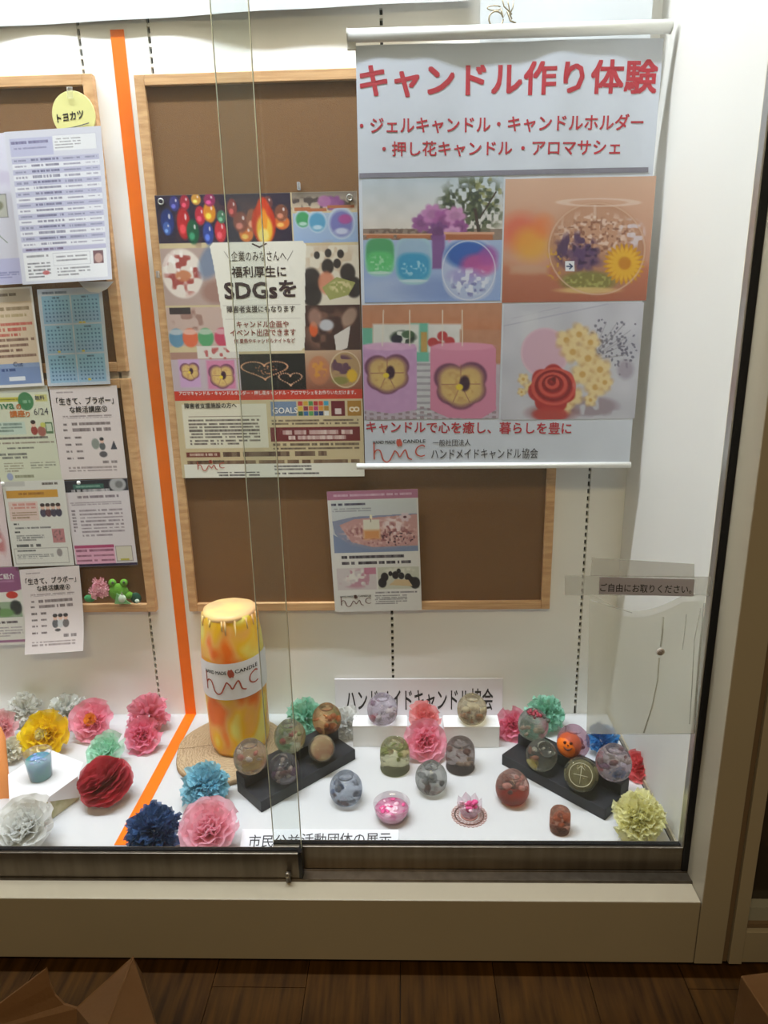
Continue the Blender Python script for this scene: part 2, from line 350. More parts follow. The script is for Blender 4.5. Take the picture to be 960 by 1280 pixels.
# back wall of the case: panels between slotted uprights
ZT = H+1.95
wb = struct('wall_back'); MB().box((-1.75, YB+.012, 0), (.62, YB+.05, ZT)).build('backing', DARK, wb)
seams = [-1.45, -.65, -.507, -.038, .430]; edges = [-1.75]+seams+[XR+.02]
for a, b in zip(edges[:-1], edges[1:]): MB().box((a+.0032, YB, ZF-.01), (b-.0032, YB+.012, ZT)).build('panel', WALLW, wb)
for sx in seams:
    m = MB(); z = ZF+.02
    while z < ZT-.03: m.box((sx-.0032, YB+.003, z), (sx+.0032, YB+.0118, z+.006)); z += .018
    m.build('slot_bridges', WALLW, wb, kind='stuff')
# side wall, its foot strip and the cream inner jamb
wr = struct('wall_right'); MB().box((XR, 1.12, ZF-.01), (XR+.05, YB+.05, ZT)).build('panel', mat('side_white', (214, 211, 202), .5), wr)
MB().box((XR-.004, 1.122, ZF), (XR, YB, ZF+.012)).build('foot_strip', FRAMEW, wr)
MB().box((.511, 1.086, ZF-.01), (XR+.05, 1.1198, ZT)).build('inner_jamb', mat('jamb_cream', (232, 222, 192), .5), wr)
wl = struct('wall_left'); MB().box((-1.78, 1.04, ZF-.01), (-1.75, YB+.05, ZT)).build('panel', WALLW, wl)
ce = struct('ceiling'); MB().box((-1.78, 1.04, ZT), (XR+.05, YB+.05, ZT+.03)).build('soffit', WALLW, ce)
df = struct('display_floor'); MB().box((-1.75, 1.09, ZF-.03), (XR, YB, ZF)).build('white_shelf', mat('shelf_white', (206, 206, 205), .5), df)
MB().box((XR-.0068, 1.1, ZF-.0005), (XR-.0045, 1.50, ZF+.0006)).build('edge_joint', DARK, df)
# front: cream frame with sliding glass
wn = struct('window_1')
MB().box((-1.9, 1.0, .024), (.5085, 1.09, ZF-.0005)).build('fascia', FRAMEW, wn, bevel=.0015)
MB().box((.510, 1.0, .022), (.560, 1.085, H+1.1)).build('jamb', FRAMEW, wn, bevel=.0015)
MB().box((-1.9, 1.0, H+1.1), (.594, 1.10, ZT+.3)).build('header', FRAMEW, wn, bevel=.0015)
MB().box((-1.9, 1.03, 0), (.62, 1.09, .024)).build('toe_kick', mat('kick_dark', (62, 48, 36), .7), wn)
MB().box((-1.75, 1.041, ZF-.0005), (.5098, 1.090, ZF+.0015)).build('track', BRONZE, wn)
for yy in (1.0435, 1.066, 1.0885): MB().box((-1.75, yy-.0012, ZF+.0015), (.5095, yy+.0012, ZF+.004)).build('track_rib', BRONZE, wn)
GLASS = film('pane_glass', (200, 215, 205), .025, .02, (.965, .985, .975), .035); GEDGE = film('pane_edge', (205, 205, 188), .5, .2, (.9, .95, .92), .15)
zr1 = atY(600, 1060, 1.066)[2]; zr0 = atY(200, 1067, 1.044)[2]
def sash(x0, x1, yf, zt, edge):
    s = MB().box((x0, yf, ZF+.0042), (x1, yf+.018, zt)).build('sash_rail', BRONZE, wn, bevel=.001)
    MB().box((x0, yf+.0055, zt), (x1, yf+.0135, zt+.0022)).build('glazing_bead', BLK, s, local=False)
    MB().box((x0+.002, yf+.0075, zt+.0022), (x1-.002, yf+.0125, H+1.1)).build('pane', GLASS, s)
    MB().box((edge-.0010, yf+.0098, zt+.0022), (edge+.0003, yf+.0102, H+1.1)).build('pane_edge', mat('edge_polished', (226, 224, 204), .3, transl=.85), s)
    MB().box((edge+.0004, yf+.0098, zt+.0022), (edge+.0008, yf+.0102, H+1.1)).build('pane_edge', mat('edge_dark', (70, 74, 66), .4, transl=.5), s)
    return s
sl = sash(-1.75, -.198, 1.0445, zr0, -.1985); sr = sash(-.255, .4985, 1.068, zr1, -.2545)
MB().box((-.204, 1.0435, ZF+.0045), (-.1975, 1.063, zr0+.004)).build('end_cap', BLK, sl)
q = atY(361, 1098, 1.04); MB().lathe([(.0045, 0), (.0045, .02), (.003, .022)], 14, (q.x, 1.038, ZF+.006), (0, -.25, 1)).box((q.x-.004, 1.036, ZF+.002), (q.x+.004, 1.0445, ZF+.02)).build('lock', BRONZE, sl, smooth=True)
MB().box((.4985, 1.0655, ZF+.0045), (.5098, 1.0850, H+1.1)).build('side_gasket', BLK, wn)
MB().box((.4955, 1.0675, zr1), (.4983, 1.0845, H+1.1)).build('side_channel', ALU, wn)
# the next, dark case to the right
w2 = struct('window_2')
MB().box((.5625, 1.006, .022), (.5705, 1.06, ZT+.3)).build('groove', mat('groove_brown', (110, 92, 70), .6), w2)
MB().box((.5715, 1.0, .022), (.5945, 1.09, ZT+.3)).build('jamb', FRAMEW, w2, bevel=.001)
MB().box((.5955, 1.004, .022), (1.5, 1.05, .09)).build('fascia', FRAMEW, w2, bevel=.001)
MB().box((.5955, 1.012, .092), (1.5, 1.05, .1)).build('sill_groove', mat('groove_brown', (110, 92, 70), .6), w2)
MB().box((.5955, 1.02, .1), (1.5, 1.05, .128)).build('sill', mat('sill_grey', (150, 150, 138), .4), w2)
MB().box((.5955, 1.04, .128), (1.5, 1.046, H+1.1)).build('pane', mat('dark_glass', (52, 46, 38), .12, spec=.6), w2)
MB().box((.5955, 1.0, H+1.1), (1.5, 1.09, ZT+.3)).build('header', FRAMEW, w2)
# ================================================================ CORK BOARDS
PINE = mat('pine_frame', (222, 178, 128), .5, col2=(196, 150, 102), vscale=10, stretch=(3, 3, 12)); PINEH = mat('pine_frame_flat', (222, 178, 128), .5, col2=(198, 152, 104), vscale=10, stretch=(1.2, 3, 30))
CORK = mat('cork', (134, 97, 58), .85, col2=(112, 78, 44), vscale=420, bump=.3, bscale=500)
def board(x0, x1, z0, z1, label):
    f = .021; t = thing('cork_board', ((x0+x1)/2, YB, z0), label, 'board', 'cork boards on the back wall')
    MB().box((x0+f, YB-.010, z0+f), (x1-f, YB-.001, z1-f)).build('cork_panel', CORK, t)
    for a, b, m in (((x0, z0), (x0+f, z1), PINE), ((x1-f, z0), (x1, z1), PINE), ((x0+f, z0), (x1-f, z0+f), PINEH), ((x0+f, z1-f), (x1-f, z1), PINEH)):
        MB().box((a[0], YB-.019, a[1]), (b[0], YB-.001, b[1])).build('frame_rail', m, t, bevel=.0015)
    return t
board(-.541, .348, H-.700, H+.477, 'big cork board with pine frame behind the hanging banner')
board(-1.5, -.626, H-.112, H+.482, 'upper cork board left of the orange tape, covered in notices')
board(-1.5, -.624, H-.700, H-.128, 'lower cork board left of the orange tape, frog in its corner')
# orange tape down the wall and out over the shelf
OR = mat('orange_tape', (250, 120, 2), .5, var=.06, vscale=30)
a, b = -.585, -.557
MB().box((a, YB-.0012, ZF+.001), (b, YB-.0002, H+.563)).box((a, 1.13, ZF+.0004), (b, YB-.0012, ZF+.0014)).build('orange_tape', OR, label='wide orange tape running down the back wall and out across the white shelf', cat='tape')
# ================================================================ HANGING WHITE PAPERS AT THE TOP
def pleat(u, v): return .004*math.sin(u*9)+.003*math.sin(u*23+2)+.006*math.sin(v*2.5)
cv = Canvas(120, 40, (214, 216, 216), 1)
tl = Vector((-1.5, YB-.03, H+1.0)); sh = Sheet(tl, Vector((.50, YB-.03, H+1.0)), Vector((-1.5, YB-.03, H+.580)), pleat)
for i in (0,):
    zl = atY(0, 27, YB-.03)[2]; zr = atY(600, -3, YB-.03)[2]
    xl = atY(0, 27, YB-.03)[0]; xr = atY(600, -3, YB-.03)[0]; sl_ = (zr-zl)/(xr-xl)
def topat(u, v, off):
    x = -1.5+u*1.64; zb = zl+(x-xl)*sl_; z = H+1.0+(zb-H-1.0)*v; return Vector((x, YB-.007-max(0, x+.8)*.018+.003*math.sin(u*14)*v+.002*math.sin(u*37+v*3), z))
print_mesh('paper_valance', cv, topat, label='long white paper valance hanging across the top of the back wall', cat='paper valance')
cv = Canvas(30, 30, (212, 217, 220), 1); A = atY(600, 36, YB-.052); B = atY(815, 20, YB-.052)
print_mesh('white_paper_sheet', cv, lambda u, v, off: Vector((A.x+(B.x-A.x)*u, YB-.052+.002*math.sin(u*7), H+.95+(A.z-.03-H-.95)*v)), label='white paper sheet hanging behind the top rod of the banner', cat='paper')
m = MB()
for pts in ([(627, -4), (630, 8), (640, 18)], [(642, -4), (641, 10), (636, 20)]): m.tube([atY(*p, YB-.066) for p in pts], .0013, 6)
m.tube([atY(620+9*math.cos(t*.5)*(1), 24+10*math.sin(t*.5), YB-.066) for t in range(13)], .0016, 6)
m.tube([atY(618+9*math.cos(t*.52), 10+3*math.sin(t*.52), YB-.066) for t in range(12)], .0012, 6)
m.tube([atY(x, y, YB-.068) for x, y in ((626, 10), (629, 22), (634, 14), (638, 26), (645, 29))], .0018, 6)
m.tube([atY(x, y, YB-.067) for x, y in ((634, -2), (636, 8), (638, 19), (640, 24))], .0012, 6)
m.build('wire_hook', mat('twisted_wire', (150, 138, 112), .35, metal=.6), smooth=True, label='twisted wire hook with loops above the banner rod', cat='hook')
# ================================================================ BANNER
YN = 1.50
bs = wallsheet([(446, 58), (829, 46), (455, 580), (788, 578)], YN)
ban = thing('hanging_banner', (.2, YN, bs.at(0, 1).z), 'large white hanging banner with red headline and four photographs, white rods top and bottom', 'banner')
bow = lambda u, v: .0025*math.sin(u*11+v*2)*(1-v)*(1-v)+.0008*math.sin(u*31)*(1-v)
bs.bow = bow
def sub(sheet, x0, y0, x1, y1):
    a = sheet.px(x0, y0); b = sheet.px(x1, y1); return a, b
# cloth: pale, with the grey rule across
cv = Canvas(383, 534, (196, 202, 212), .35, (0, 0)); cv.mottle(3, 30, 2); print_mesh('banner_cloth', cv, bs.at, ban)
rule = Ink(bs.at); y0 = bs.px(630, 216)[1]; rule.stroke([(.003+.98*t/60, y0) for t in range(61)], (.015, .0115))
rule.build('grey_rule', mat('rule_grey', (120, 118, 130)), ban)
tr = MB().tube([atY(435, 45, YN), atY(838, 33, YN)], .0115, 16).build('top_rod', mat('white_plastic', (240, 240, 234), .35), ban, smooth=True)
MB().tube([atY(446, 583, YN), atY(788, 581, YN)], .0065, 12).build('bottom_rod', mat('white_plastic', (240, 240, 234), .35), ban, smooth=True)
e = atY(435, 45, YN); MB().tube([e+Vector((-.002, 0, 0)), e], .0125, 16).build('rod_cap', mat('cap_grey', (205, 203, 194), .4), tr)
e = atY(838, 33, YN); MB().tube([e, e+Vector((.002, 0, 0))], .0125, 16).build('rod_cap', mat('cap_grey', (205, 203, 194), .4), tr)
e = atY(437, 57, YN); MB().box((e.x-.004, YN-.003, e.z-.007), (e.x+.012, YN+.004, e.z+.007)).build('cloth_clip', mat('cap_grey', (205, 203, 194), .4), ban)
for xx, yy in ((470, 44), (800, 34)):
    p = atY(xx, yy, YN); MB().tube([p+Vector((0, 0, .009)), p+Vector((0, .06, .028)), p+Vector((0, YB-YN-.002, .034))], .0012, 6).build('hanging_wire', ALU, tr)
def photo(sheet, parent, x0, y0, x1, y1, res, bg, paint, off=.0004, name='printed_photo', label=None, tone=.88):
    cx, cy = (x0+x1)/2, (y0+y1)/2
    l = sheet.px(x0, cy)[0]; r = sheet.px(x1, cy)[0]; t = sheet.px(cx, y0)[1]; b = sheet.px(cx, y1)[1]
    cv = Canvas(x1-x0, y1-y0, bg, res, (x0, y0)).warp(sheet, l, t, r, b, True); paint(cv); return print_mesh(name, cv.tone(tone), sheet.at, parent, off, label=label, u0=l, v0=t, u1=r, v1=b)
def ph_jars(c, x=455, y=222, s=1.0):
    X = lambda a: x+(a-455)*s; Y = lambda b: y+(b-222)*s; R = lambda r: r*s
    c.grad(X(455), Y(222), X(629), Y(300), (198, 212, 224), (236, 222, 208)); c.mottle(6, 12*s, 1)
    c.rect(X(455), Y(286), X(629), Y(301), (150, 130, 118)).blob(X(500), Y(293), R(60), R(8), (110, 90, 80), 3*s, .45, .8, 2)
    c.blob(X(592), Y(256), R(48), R(40), (84, 94, 66), 5*s, .42, .95, 3).blob(X(585), Y(262), R(40), R(34), (52, 62, 48), 4*s, .5, .9, 4).blob(X(612), Y(240), R(28), R(22), (150, 150, 90), 4*s, .55, .7, 5)
    c.line(X(594), Y(262), X(600), Y(300), R(4), (66, 52, 46)).line(X(600), Y(272), X(620), Y(240), R(2), (66, 52, 46))
    c.grad(X(455), Y(300), X(629), Y(378), (168, 188, 222), (150, 176, 226)); c.ell(X(490), Y(364), R(50), R(16), (196, 208, 232), .5, .8); c.ell(X(545), Y(362), R(46), R(14), (112, 136, 196), .5, .9)
    for i, (a, b, r, q) in enumerate([(527, 279, 13, (150, 84, 150)), (541, 268, 15, (196, 128, 186)), (556, 275, 16, (168, 92, 160)), (569, 270, 14, (206, 142, 192)), (575, 284, 11, (150, 80, 146)), (548, 289, 14, (122, 70, 132)), (566, 293, 13, (214, 158, 204))]):
        c.ell(X(a), Y(b), R(r), R(r*.9), q, .95, .3, 0, 7, .25, i); c.ell(X(a), Y(b), R(r*.5), R(r*.4), tuple(v*.8 for v in q), .6, .6)
    c.rect(X(540), Y(295), X(556), Y(336), (128, 78, 142), .9, 3)
    for (cx, w, t, bt, top, bot, hl) in [(475, 19, 297, 344, (70, 160, 96), (96, 200, 120), (180, 230, 190)), (517, 23, 297, 354, (158, 186, 214), (44, 150, 196), (190, 225, 240))]:
        m = (t+bt)/2; c.ell(X(cx), Y(m), R(w), R((bt-t)/2+2), (166, 206, 214), .95, .08, p=3); c.ell(X(cx), Y(m-5), R(w*.92), R((bt-t)*.38), top, .9, .2, p=3); c.ell(X(cx), Y(m+8), R(w*.9), R((bt-t)*.3), bot, .9, .3, p=3)
        c.blob(X(cx), Y(m+9), R(w*.8), R(12), hl, 3*s, .6, .7, 9); c.ell(X(cx), Y(bt-3), R(w*.7), R(2), (226, 236, 240), .7, .5)
        c.rect(X(cx-w+2), Y(t-4), X(cx+w-2), Y(t+1), (184, 112, 74), 1, 1.5).rect(X(cx-w), Y(t-5), X(cx+w), Y(t-3), (226, 172, 136), .9)
    c.ell(X(586), Y(336), R(34), R(40), (184, 196, 226), .95, .06, p=2.7).ell(X(585), Y(318), R(28), R(17), (36, 88, 176), .92, .4).ell(X(598), Y(331), R(22), R(14), (206, 76, 144), .8, .5).ell(X(610), Y(320), R(12), R(12), (168, 80, 160), .8, .6)
    c.ell(X(582), Y(345), R(22), R(10), (160, 150, 208), .7, .6).blob(X(588), Y(352), R(27), R(18), (232, 236, 246), 5*s, .52, .85, 11).blob(X(585), Y(360), R(24), R(12), (112, 112, 168), 4*s, .58, .7, 12)
    c.ring(X(586), Y(338), R(33), R(37), .8, (222, 226, 240), .7).rect(X(557), Y(291), X(616), Y(300), (176, 104, 68), 1, 1.5).rect(X(555), Y(290), X(618), Y(293), (226, 172, 140), .9)
def ph_bowl(c, x=631, y=222, s=1.0):
    X = lambda a: x+(a-631)*s; Y = lambda b: y+(b-222)*s; R = lambda r: r*s
    c.grad(X(631), Y(222), X(816), Y(340), (222, 182, 156), (206, 150, 124)).grad(X(631), Y(330), X(816), Y(378), (196, 124, 96), (176, 102, 78), 12)
    c.ell(X(662), Y(300), R(34), R(40), (214, 160, 132), .8, .35).ell(X(650), Y(290), R(24), R(22), (226, 96, 70), .7, .8).ell(X(664), Y(305), R(22), R(20), (232, 172, 60), .75, .8).ell(X(680), Y(283), R(14), R(14), (232, 120, 60), .6, .9).rect(X(638), Y(332), X(684), Y(342), (208, 168, 140), .7, 6)
    c.ell(X(746), Y(311), R(61), R(58), (178, 128, 98), .8, .06).ell(X(744), Y(285), R(55), R(30), (206, 158, 130), .7, .4)
    c.blob(X(744), Y(290), R(54), R(28), (238, 208, 190), 4*s, .56, .8, 21).blob(X(744), Y(296), R(54), R(26), (132, 84, 64), 3*s, .6, .7, 22).blob(X(790), Y(292), R(18), R(20), (226, 218, 230), 5*s, .5, .8, 23)
    c.blob(X(720), Y(314), R(30), R(26), (84, 58, 96), 7*s, .36, .95, 24).ell(X(728), Y(322), R(24), R(17), (96, 66, 110), .8, .5, .3, 8).blob(X(728), Y(318), R(24), R(18), (60, 38, 74), 4*s, .55, .8, 25)
    c.ell(X(735), Y(352), R(34), R(13), (128, 126, 62), .9, .4).blob(X(735), Y(352), R(34), R(13), (174, 172, 96), 3*s, .55, .8, 26).ell(X(735), Y(363), R(38), R(4), (232, 196, 130), .8, .6).blob(X(692), Y(330), R(12), R(22), (220, 168, 60), 3*s, .5, .8, 27)
    c.ell(X(780), Y(330), R(26), R(26), (214, 152, 32), 1, .08, .4, 24, .3).ell(X(780), Y(330), R(22), R(22), (238, 186, 48), .9, .2, .5, 20, .35).ell(X(781), Y(329), R(8), R(8), (200, 130, 30), .95, .4)
    c.ring(X(746), Y(311), R(60), R(57), 1.0, (226, 186, 160), .7).ring(X(748), Y(253), R(45), R(4.5), .9, (234, 206, 188), .8).rect(X(742), Y(256), X(745), Y(276), (240, 220, 206), .5, 2)
    if s == 1: c.rect(706.5, 326.5, 718, 339, (240, 242, 248)).line(708.5, 333, 715, 333, 1.6, (40, 60, 100)).line(712, 330, 715.5, 333, 1.6, (40, 60, 100)).line(712, 336, 715.5, 333, 1.6, (40, 60, 100))
def pansy(c, cx, cy, r, s=1):
    for dx, dy, q in ((-.45, -.25, 1), (.42, -.3, 1), (0, .38, 1.1), (-.4, .3, .9), (.45, .25, .9)):
        c.ell(cx+dx*r, cy+dy*r, r*.6*q, r*.56*q, (110, 62, 92), .9, .15)
    for dx, dy in ((-.35, -.2), (.35, -.22), (0, .4), (-.33, .22), (.38, .22)): c.ell(cx+dx*r, cy+dy*r, r*.5, r*.46, (224, 190, 118), .92, .5)
    [c.line(cx, cy, cx+dx*r, cy+dy*r, 1.2, (150, 96, 90), .7) for dx, dy in ((0, -.75), (-.75, .02), (.75, 0), (-.3, .7), (.34, .7))]; c.blob(cx, cy, r*.8, r*.8, (196, 150, 96), 4*s, .62, .6, 31).ell(cx+r*.15, cy-r*.02, r*.2, r*.3, (56, 28, 52), .95, .4).ell(cx-.05*r, cy+.12*r, r*.14, r*.12, (240, 210, 60), 1, .4)
def ph_pansy(c, x=453, y=379, s=1.0):
    X = lambda a: x+(a-453)*s; Y = lambda b: y+(b-379)*s; R = lambda r: r*s
    c.grad(X(453), Y(379), X(626), Y(430), (196, 140, 108), (206, 130, 92)).rect(X(453), Y(430), X(626), Y(526), (196, 184, 196))
    c.rect(X(453), Y(410), X(466), Y(432), (112, 186, 160), 1, 2).rect(X(513), Y(404), X(536), Y(456), (112, 190, 166), 1, 2).rect(X(526), Y(415), X(534), Y(440), (216, 150, 70), .8, 2)
    c.rect(X(466), Y(405), X(524), Y(440), (226, 226, 218), 1, 3).blob(X(504), Y(422), R(18), R(10), (46, 60, 50), 5*s, .4, 1, 41).ell(X(496), Y(424), R(7), R(5), (40, 36, 60), .9, .3).ell(X(510), Y(418), R(8), R(5), (60, 92, 62), .9, .3)
    c.rect(X(535), Y(405), X(577), Y(440), (228, 226, 222), 1, 3)
    for a, b in ((541, 428), (553, 420), (562, 427), (549, 432)): c.ell(X(a), Y(b), R(6.5), R(6), (192, 58, 62), .95, .3)
    c.rect(X(575), Y(412), X(626), Y(455), (196, 140, 110), 1, 3).rect(X(520), Y(452), X(540), Y(522), (206, 206, 210), 1, 2)
    for k in range(9): c.rect(X(520), Y(454+k*8), X(540), Y(457+k*8), (156, 150, 160), .7)
    for k in range(60): c.rect(X(453+(k % 20)*9), Y(508+(k//20)*6+(k % 2)*2), X(458+(k % 20)*9), Y(511+(k//20)*6+(k % 2)*2), (150, 124, 132), .7)
    c.poly([(X(453), Y(431)), (X(518), Y(430)), (X(521), Y(436)), (X(521), Y(512)), (X(490), Y(517)), (X(453), Y(512))], (206, 160, 204)); c.ell(X(486), Y(433), R(34), R(5), (226, 180, 214), .9, .3); c.mottle(5, 6, 5)
    c.poly([(X(538), Y(434)), (X(548), Y(430)), (X(614), Y(430)), (X(620), Y(436)), (X(620), Y(512)), (X(600), Y(524)), (X(560), Y(522)), (X(538), Y(512))], (220, 140, 170)); c.ell(X(579), Y(433), R(39), R(5), (232, 158, 184), .9, .3)
    pansy(c, X(484), Y(466), R(27), s); pansy(c, X(576), Y(480), R(32), s)
    for a in (478, 512, 553, 578): c.line(X(a), Y(432), X(a+3*math.sin(a)), Y(388), 1.3*s+.3, (236, 226, 206), .8)
def ph_rose(c, x=627, y=378, s=1.0):
    X = lambda a: x+(a-627)*s; Y = lambda b: y+(b-378)*s; R = lambda r: r*s
    c.rect(X(627), Y(378), X(800), Y(525), (204, 204, 214)); c.mottle(10, 26, 51)
    c.line(X(627), Y(408), X(760), Y(380), 1.5, (176, 176, 190), .6).line(X(640), Y(398), X(700), Y(384), 1, (176, 176, 190), .5).rect(X(652), Y(390), X(672), Y(430), (222, 222, 226), .5, 6)
    c.blob(X(740), Y(508), R(36), R(14), (150, 130, 140), 8*s, .3, .7, 52).ell(X(690), Y(516), R(30), R(10), (150, 90, 90), .7, .6)
    r = random.Random(9)
    for k in range(120):
        a, b = 745+r.gauss(18, 20), 418+r.gauss(14, 20)
        if b < 393 or a > 797: continue
        c.ell(X(a), Y(b), R(r.uniform(1.2, 2.6)), R(r.uniform(1, 1.8)), (110, 108, 124), .8, .5, r.random()*3)
    for k in range(14): c.line(X(738), Y(450), X(745+r.uniform(0, 45)), Y(400+r.uniform(0, 50)), .8, (140, 136, 140), .6)
    c.ell(X(782), Y(462), R(10), R(12), (158, 148, 162), .7, .6)
    c.ell(X(681), Y(441), R(30), R(31), (220, 178, 196), .92, .08).ring(X(681), Y(441), R(29), R(30), 1.2, (232, 200, 212), .6)
    for i, (a, b, q) in enumerate([(708, 425, 15), (724, 418, 15), (738, 428, 14), (716, 440, 16), (735, 448, 17), (750, 462, 16), (728, 468, 16), (744, 484, 15), (756, 478, 12), (716, 496, 14), (706, 508, 11), (654, 474, 8), (662, 484, 8), (652, 490, 6), (738, 500, 9)]):
        c.ell(X(a), Y(b), R(q), R(q*.9), (214, 176, 120), .8, .5, i, 5, .4, i).ell(X(a), Y(b), R(q*.9), R(q*.8), (240, 216, 160), .9, .4, i+.4, 5, .35, i).ell(X(a), Y(b), R(q*.25), R(q*.25), (206, 160, 84), .8, .5)
    c.ell(X(690), Y(486), R(30), R(31), (178, 52, 52), 1, .08, .3, 7, .14).ell(X(688), Y(518), R(22), R(9), (190, 66, 62), .9, .3)
    for k, rr in enumerate((26, 21, 16, 11, 7, 3.5)): c.ring(X(692-k*.5), Y(483-k*1.2), R(rr), R(rr*.85), 1.3*s+.4, (132, 30, 38) if k % 2 else (222, 96, 84), .8)
    c.ell(X(692), Y(474), R(3), R(3), (110, 24, 32), .9, .4)
photo(bs, ban, 454, 222, 627.5, 377, 1.3, (200, 210, 220), ph_jars)
photo(bs, ban, 629.5, 222, 814, 377, 1.3, (205, 140, 110), ph_bowl)
photo(bs, ban, 454, 380, 625.5, 524, 1.3, (200, 190, 200), ph_pansy)
photo(bs, ban, 628, 379, 799, 524, 1.3, (205, 205, 214), ph_rose)
B2 = .028
k = Ink(bs.at, bs.px); k.px('キャンドル作り体験', 450, 123, 821, 117, 43, bold=.045).build('headline_lettering', RED, ban); k = Ink(bs.at, bs.px)
k.px('・ジェルキャンドル・キャンドルホルダー', 450, 168, 804, 163, 21, bold=B2)
k.build('upper_lettering', RED, ban); k = Ink(bs.at, bs.px); k.px('・押し花キャンドル', 478, 196, 640, 194.5, 19, bold=B2); k.build('lower_lettering', RED, ban); Ink(bs.at, bs.px).px('・アロマサシェ', 651, 194.5, 775, 193, 18, bold=B2).build('lower_lettering', RED, ban); k = Ink(bs.at, bs.px)
k.px('キャンドルで心を癒し、暮らしを豊に', 458, 541, 714, 543, 15, bold=B2).build('red_lettering', RED, ban)
k = Ink(bs.at, bs.px); k.px('一般社団法人', 541, 557.5, 588, 557, 8, bold=.005); k.px('ハンドメイドキャンドル協会', 539, 574, 672, 573, 13, bold=.008).build('grey_lettering', mat('soft_black_ink', (70, 68, 76)), ban)
a, b = bs.px(466, 549), bs.px(533, 577); hmc_logo(bs.at, a[0], a[1], b[0], b[1], ban, LOGORED, .016)
# ================================================================ A2 POSTER
ps = wallsheet([(192, 245), (447, 238), (229, 597), (455, 596)], YB-.021)
pos = thing('poster', ps.at(.5, 1), 'tall glossy candle event poster with a white cup panel, half behind the banner', 'poster')
def paint_poster(c):
    U = 42; 
    def ell(x, y, rx, ry, col, *a, **k): c.ell(x, y, rx, ry, col, *a, **k)
    # placed in poster units: x 0..420, y 0..594
    c.rect(0, 0, 420, 594, (208, 190, 150)).mottle(4, 20, 1)
    c.rect(0, 0, 283, 102, (46, 36, 58)).blob(140, 60, 150, 60, (96, 60, 60), 14, .5, .5, 61)
    for x, y, rx, ry, q in [(22, 56, 14, 28, (36, 54, 120)), (20, 70, 8, 14, (70, 100, 170)), (56, 60, 14, 34, (186, 34, 40)), (74, 78, 13, 26, (24, 92, 60)), (92, 44, 11, 20, (190, 40, 60)), (112, 38, 13, 22, (222, 140, 34)), (106, 82, 11, 24, (48, 70, 150)), (132, 78, 12, 24, (206, 50, 60)), (136, 48, 9, 14, (70, 120, 90)), (62, 16, 10, 16, (170, 40, 60)), (86, 10, 10, 12, (210, 150, 60)), (114, 12, 12, 14, (150, 40, 90)), (40, 18, 10, 16, (60, 60, 130)), (186, 84, 15, 18, (226, 120, 50)), (176, 60, 16, 22, (130, 70, 60)), (200, 56, 12, 24, (150, 92, 70)), (262, 62, 16, 15, (226, 116, 48)), (262, 42, 14, 18, (130, 76, 56)), (160, 30, 10, 20, (140, 50, 50)), (235, 20, 10, 14, (110, 60, 60))]:
        c.ell(x, y, rx, ry, q, .95, .25).ell(x-rx*.2, y+ry*.35, rx*.45, ry*.3, tuple(min(255, v*1.5+40) for v in q), .8, .6).ell(x+rx*.35, y-ry*.4, rx*.16, ry*.2, (240, 230, 230), .8, .5)
    c.ell(224, 64, 25, 44, (196, 52, 26), 1, .15).ell(224, 46, 15, 38, (206, 60, 28), 1, .2).ell(225, 76, 17, 30, (240, 190, 60), 1, .35).ell(225, 56, 7, 24, (240, 150, 40), .9, .4).ell(222, 88, 11, 14, (246, 226, 130), .9, .5)
    c.grad(285, 0, 420, 40, (120, 110, 100), (216, 196, 170)).blob(340, 24, 80, 16, (60, 50, 50), 8, .5, .8, 62).grad(285, 44, 420, 106, (168, 184, 206), (150, 176, 214))
    c.ell(372, 24, 22, 16, (140, 80, 140), .9, .3, 0, 6).ell(352, 20, 14, 12, (172, 110, 160), .9, .3)
    for x, y, rx, ry, q, l in [(306, 56, 17, 20, (54, 150, 84), 0), (336, 62, 20, 24, (76, 150, 190), 0), (386, 66, 28, 34, (110, 110, 176), 1)]:
        c.ell(x, y, rx, ry, (190, 206, 222), .9, .1).ell(x, y+1, rx*.85, ry*.8, q, .9, .3).rect(x-rx, y-ry-4, x+rx, y-ry+3, (178, 108, 72)).ell(x, y+ry*.5, rx*.5, ry*.2, (228, 236, 242), .7, .6)
        if l: c.ell(x+8, y-8, 14, 10, (184, 70, 140), .8, .5)
    # crafts, people
    c.rect(0, 112, 150, 232, (184, 160, 150)).ell(44, 165, 44, 52, (232, 220, 208), 1, .1).blob(44, 165, 42, 50, (158, 62, 56), 12, .55, .9, 63).ell(45, 170, 17, 12, (196, 120, 80), .9, .3).blob(40, 150, 36, 36, (250, 244, 238), 9, .58, .9, 64).ell(106, 140, 22, 40, (110, 130, 160), .8, .4, .5).ell(112, 205, 30, 24, (150, 108, 96), .7, .5)
    c.rect(300, 112, 420, 236, (222, 212, 192)).blob(360, 140, 60, 40, (190, 160, 130), 10, .5, .5, 65)
    for x, y, r in ((318, 184, 26), (318, 214, 26), (354, 156, 16), (396, 170, 20), (408, 200, 22), (332, 132, 8), (356, 128, 9), (382, 130, 9), (374, 150, 10)): c.ell(x, y, r*.8, r, (44, 36, 36), .95, .25)
    c.ell(350, 190, 18, 24, (206, 130, 100), .9, .3).poly([(340, 200), (372, 178), (412, 190), (396, 216), (356, 226)], (156, 158, 92)).blob(380, 198, 26, 14, (214, 200, 150), 5, .5, .9, 66)
    c.rect(0, 236, 150, 318, (198, 172, 160)).blob(80, 262, 70, 26, (150, 112, 100), 12, .5, .8, 67).rect(8, 236, 54, 250, (60, 50, 52))
    for x, q in ((18, (90, 140, 170)), (48, (226, 104, 66)), (82, (80, 160, 104)), (118, (200, 66, 96)), (140, (190, 190, 196))): c.ell(x, 300, 17, 20, q, .92, .2).ell(x, 288, 15, 6, (230, 220, 214), .6, .4)
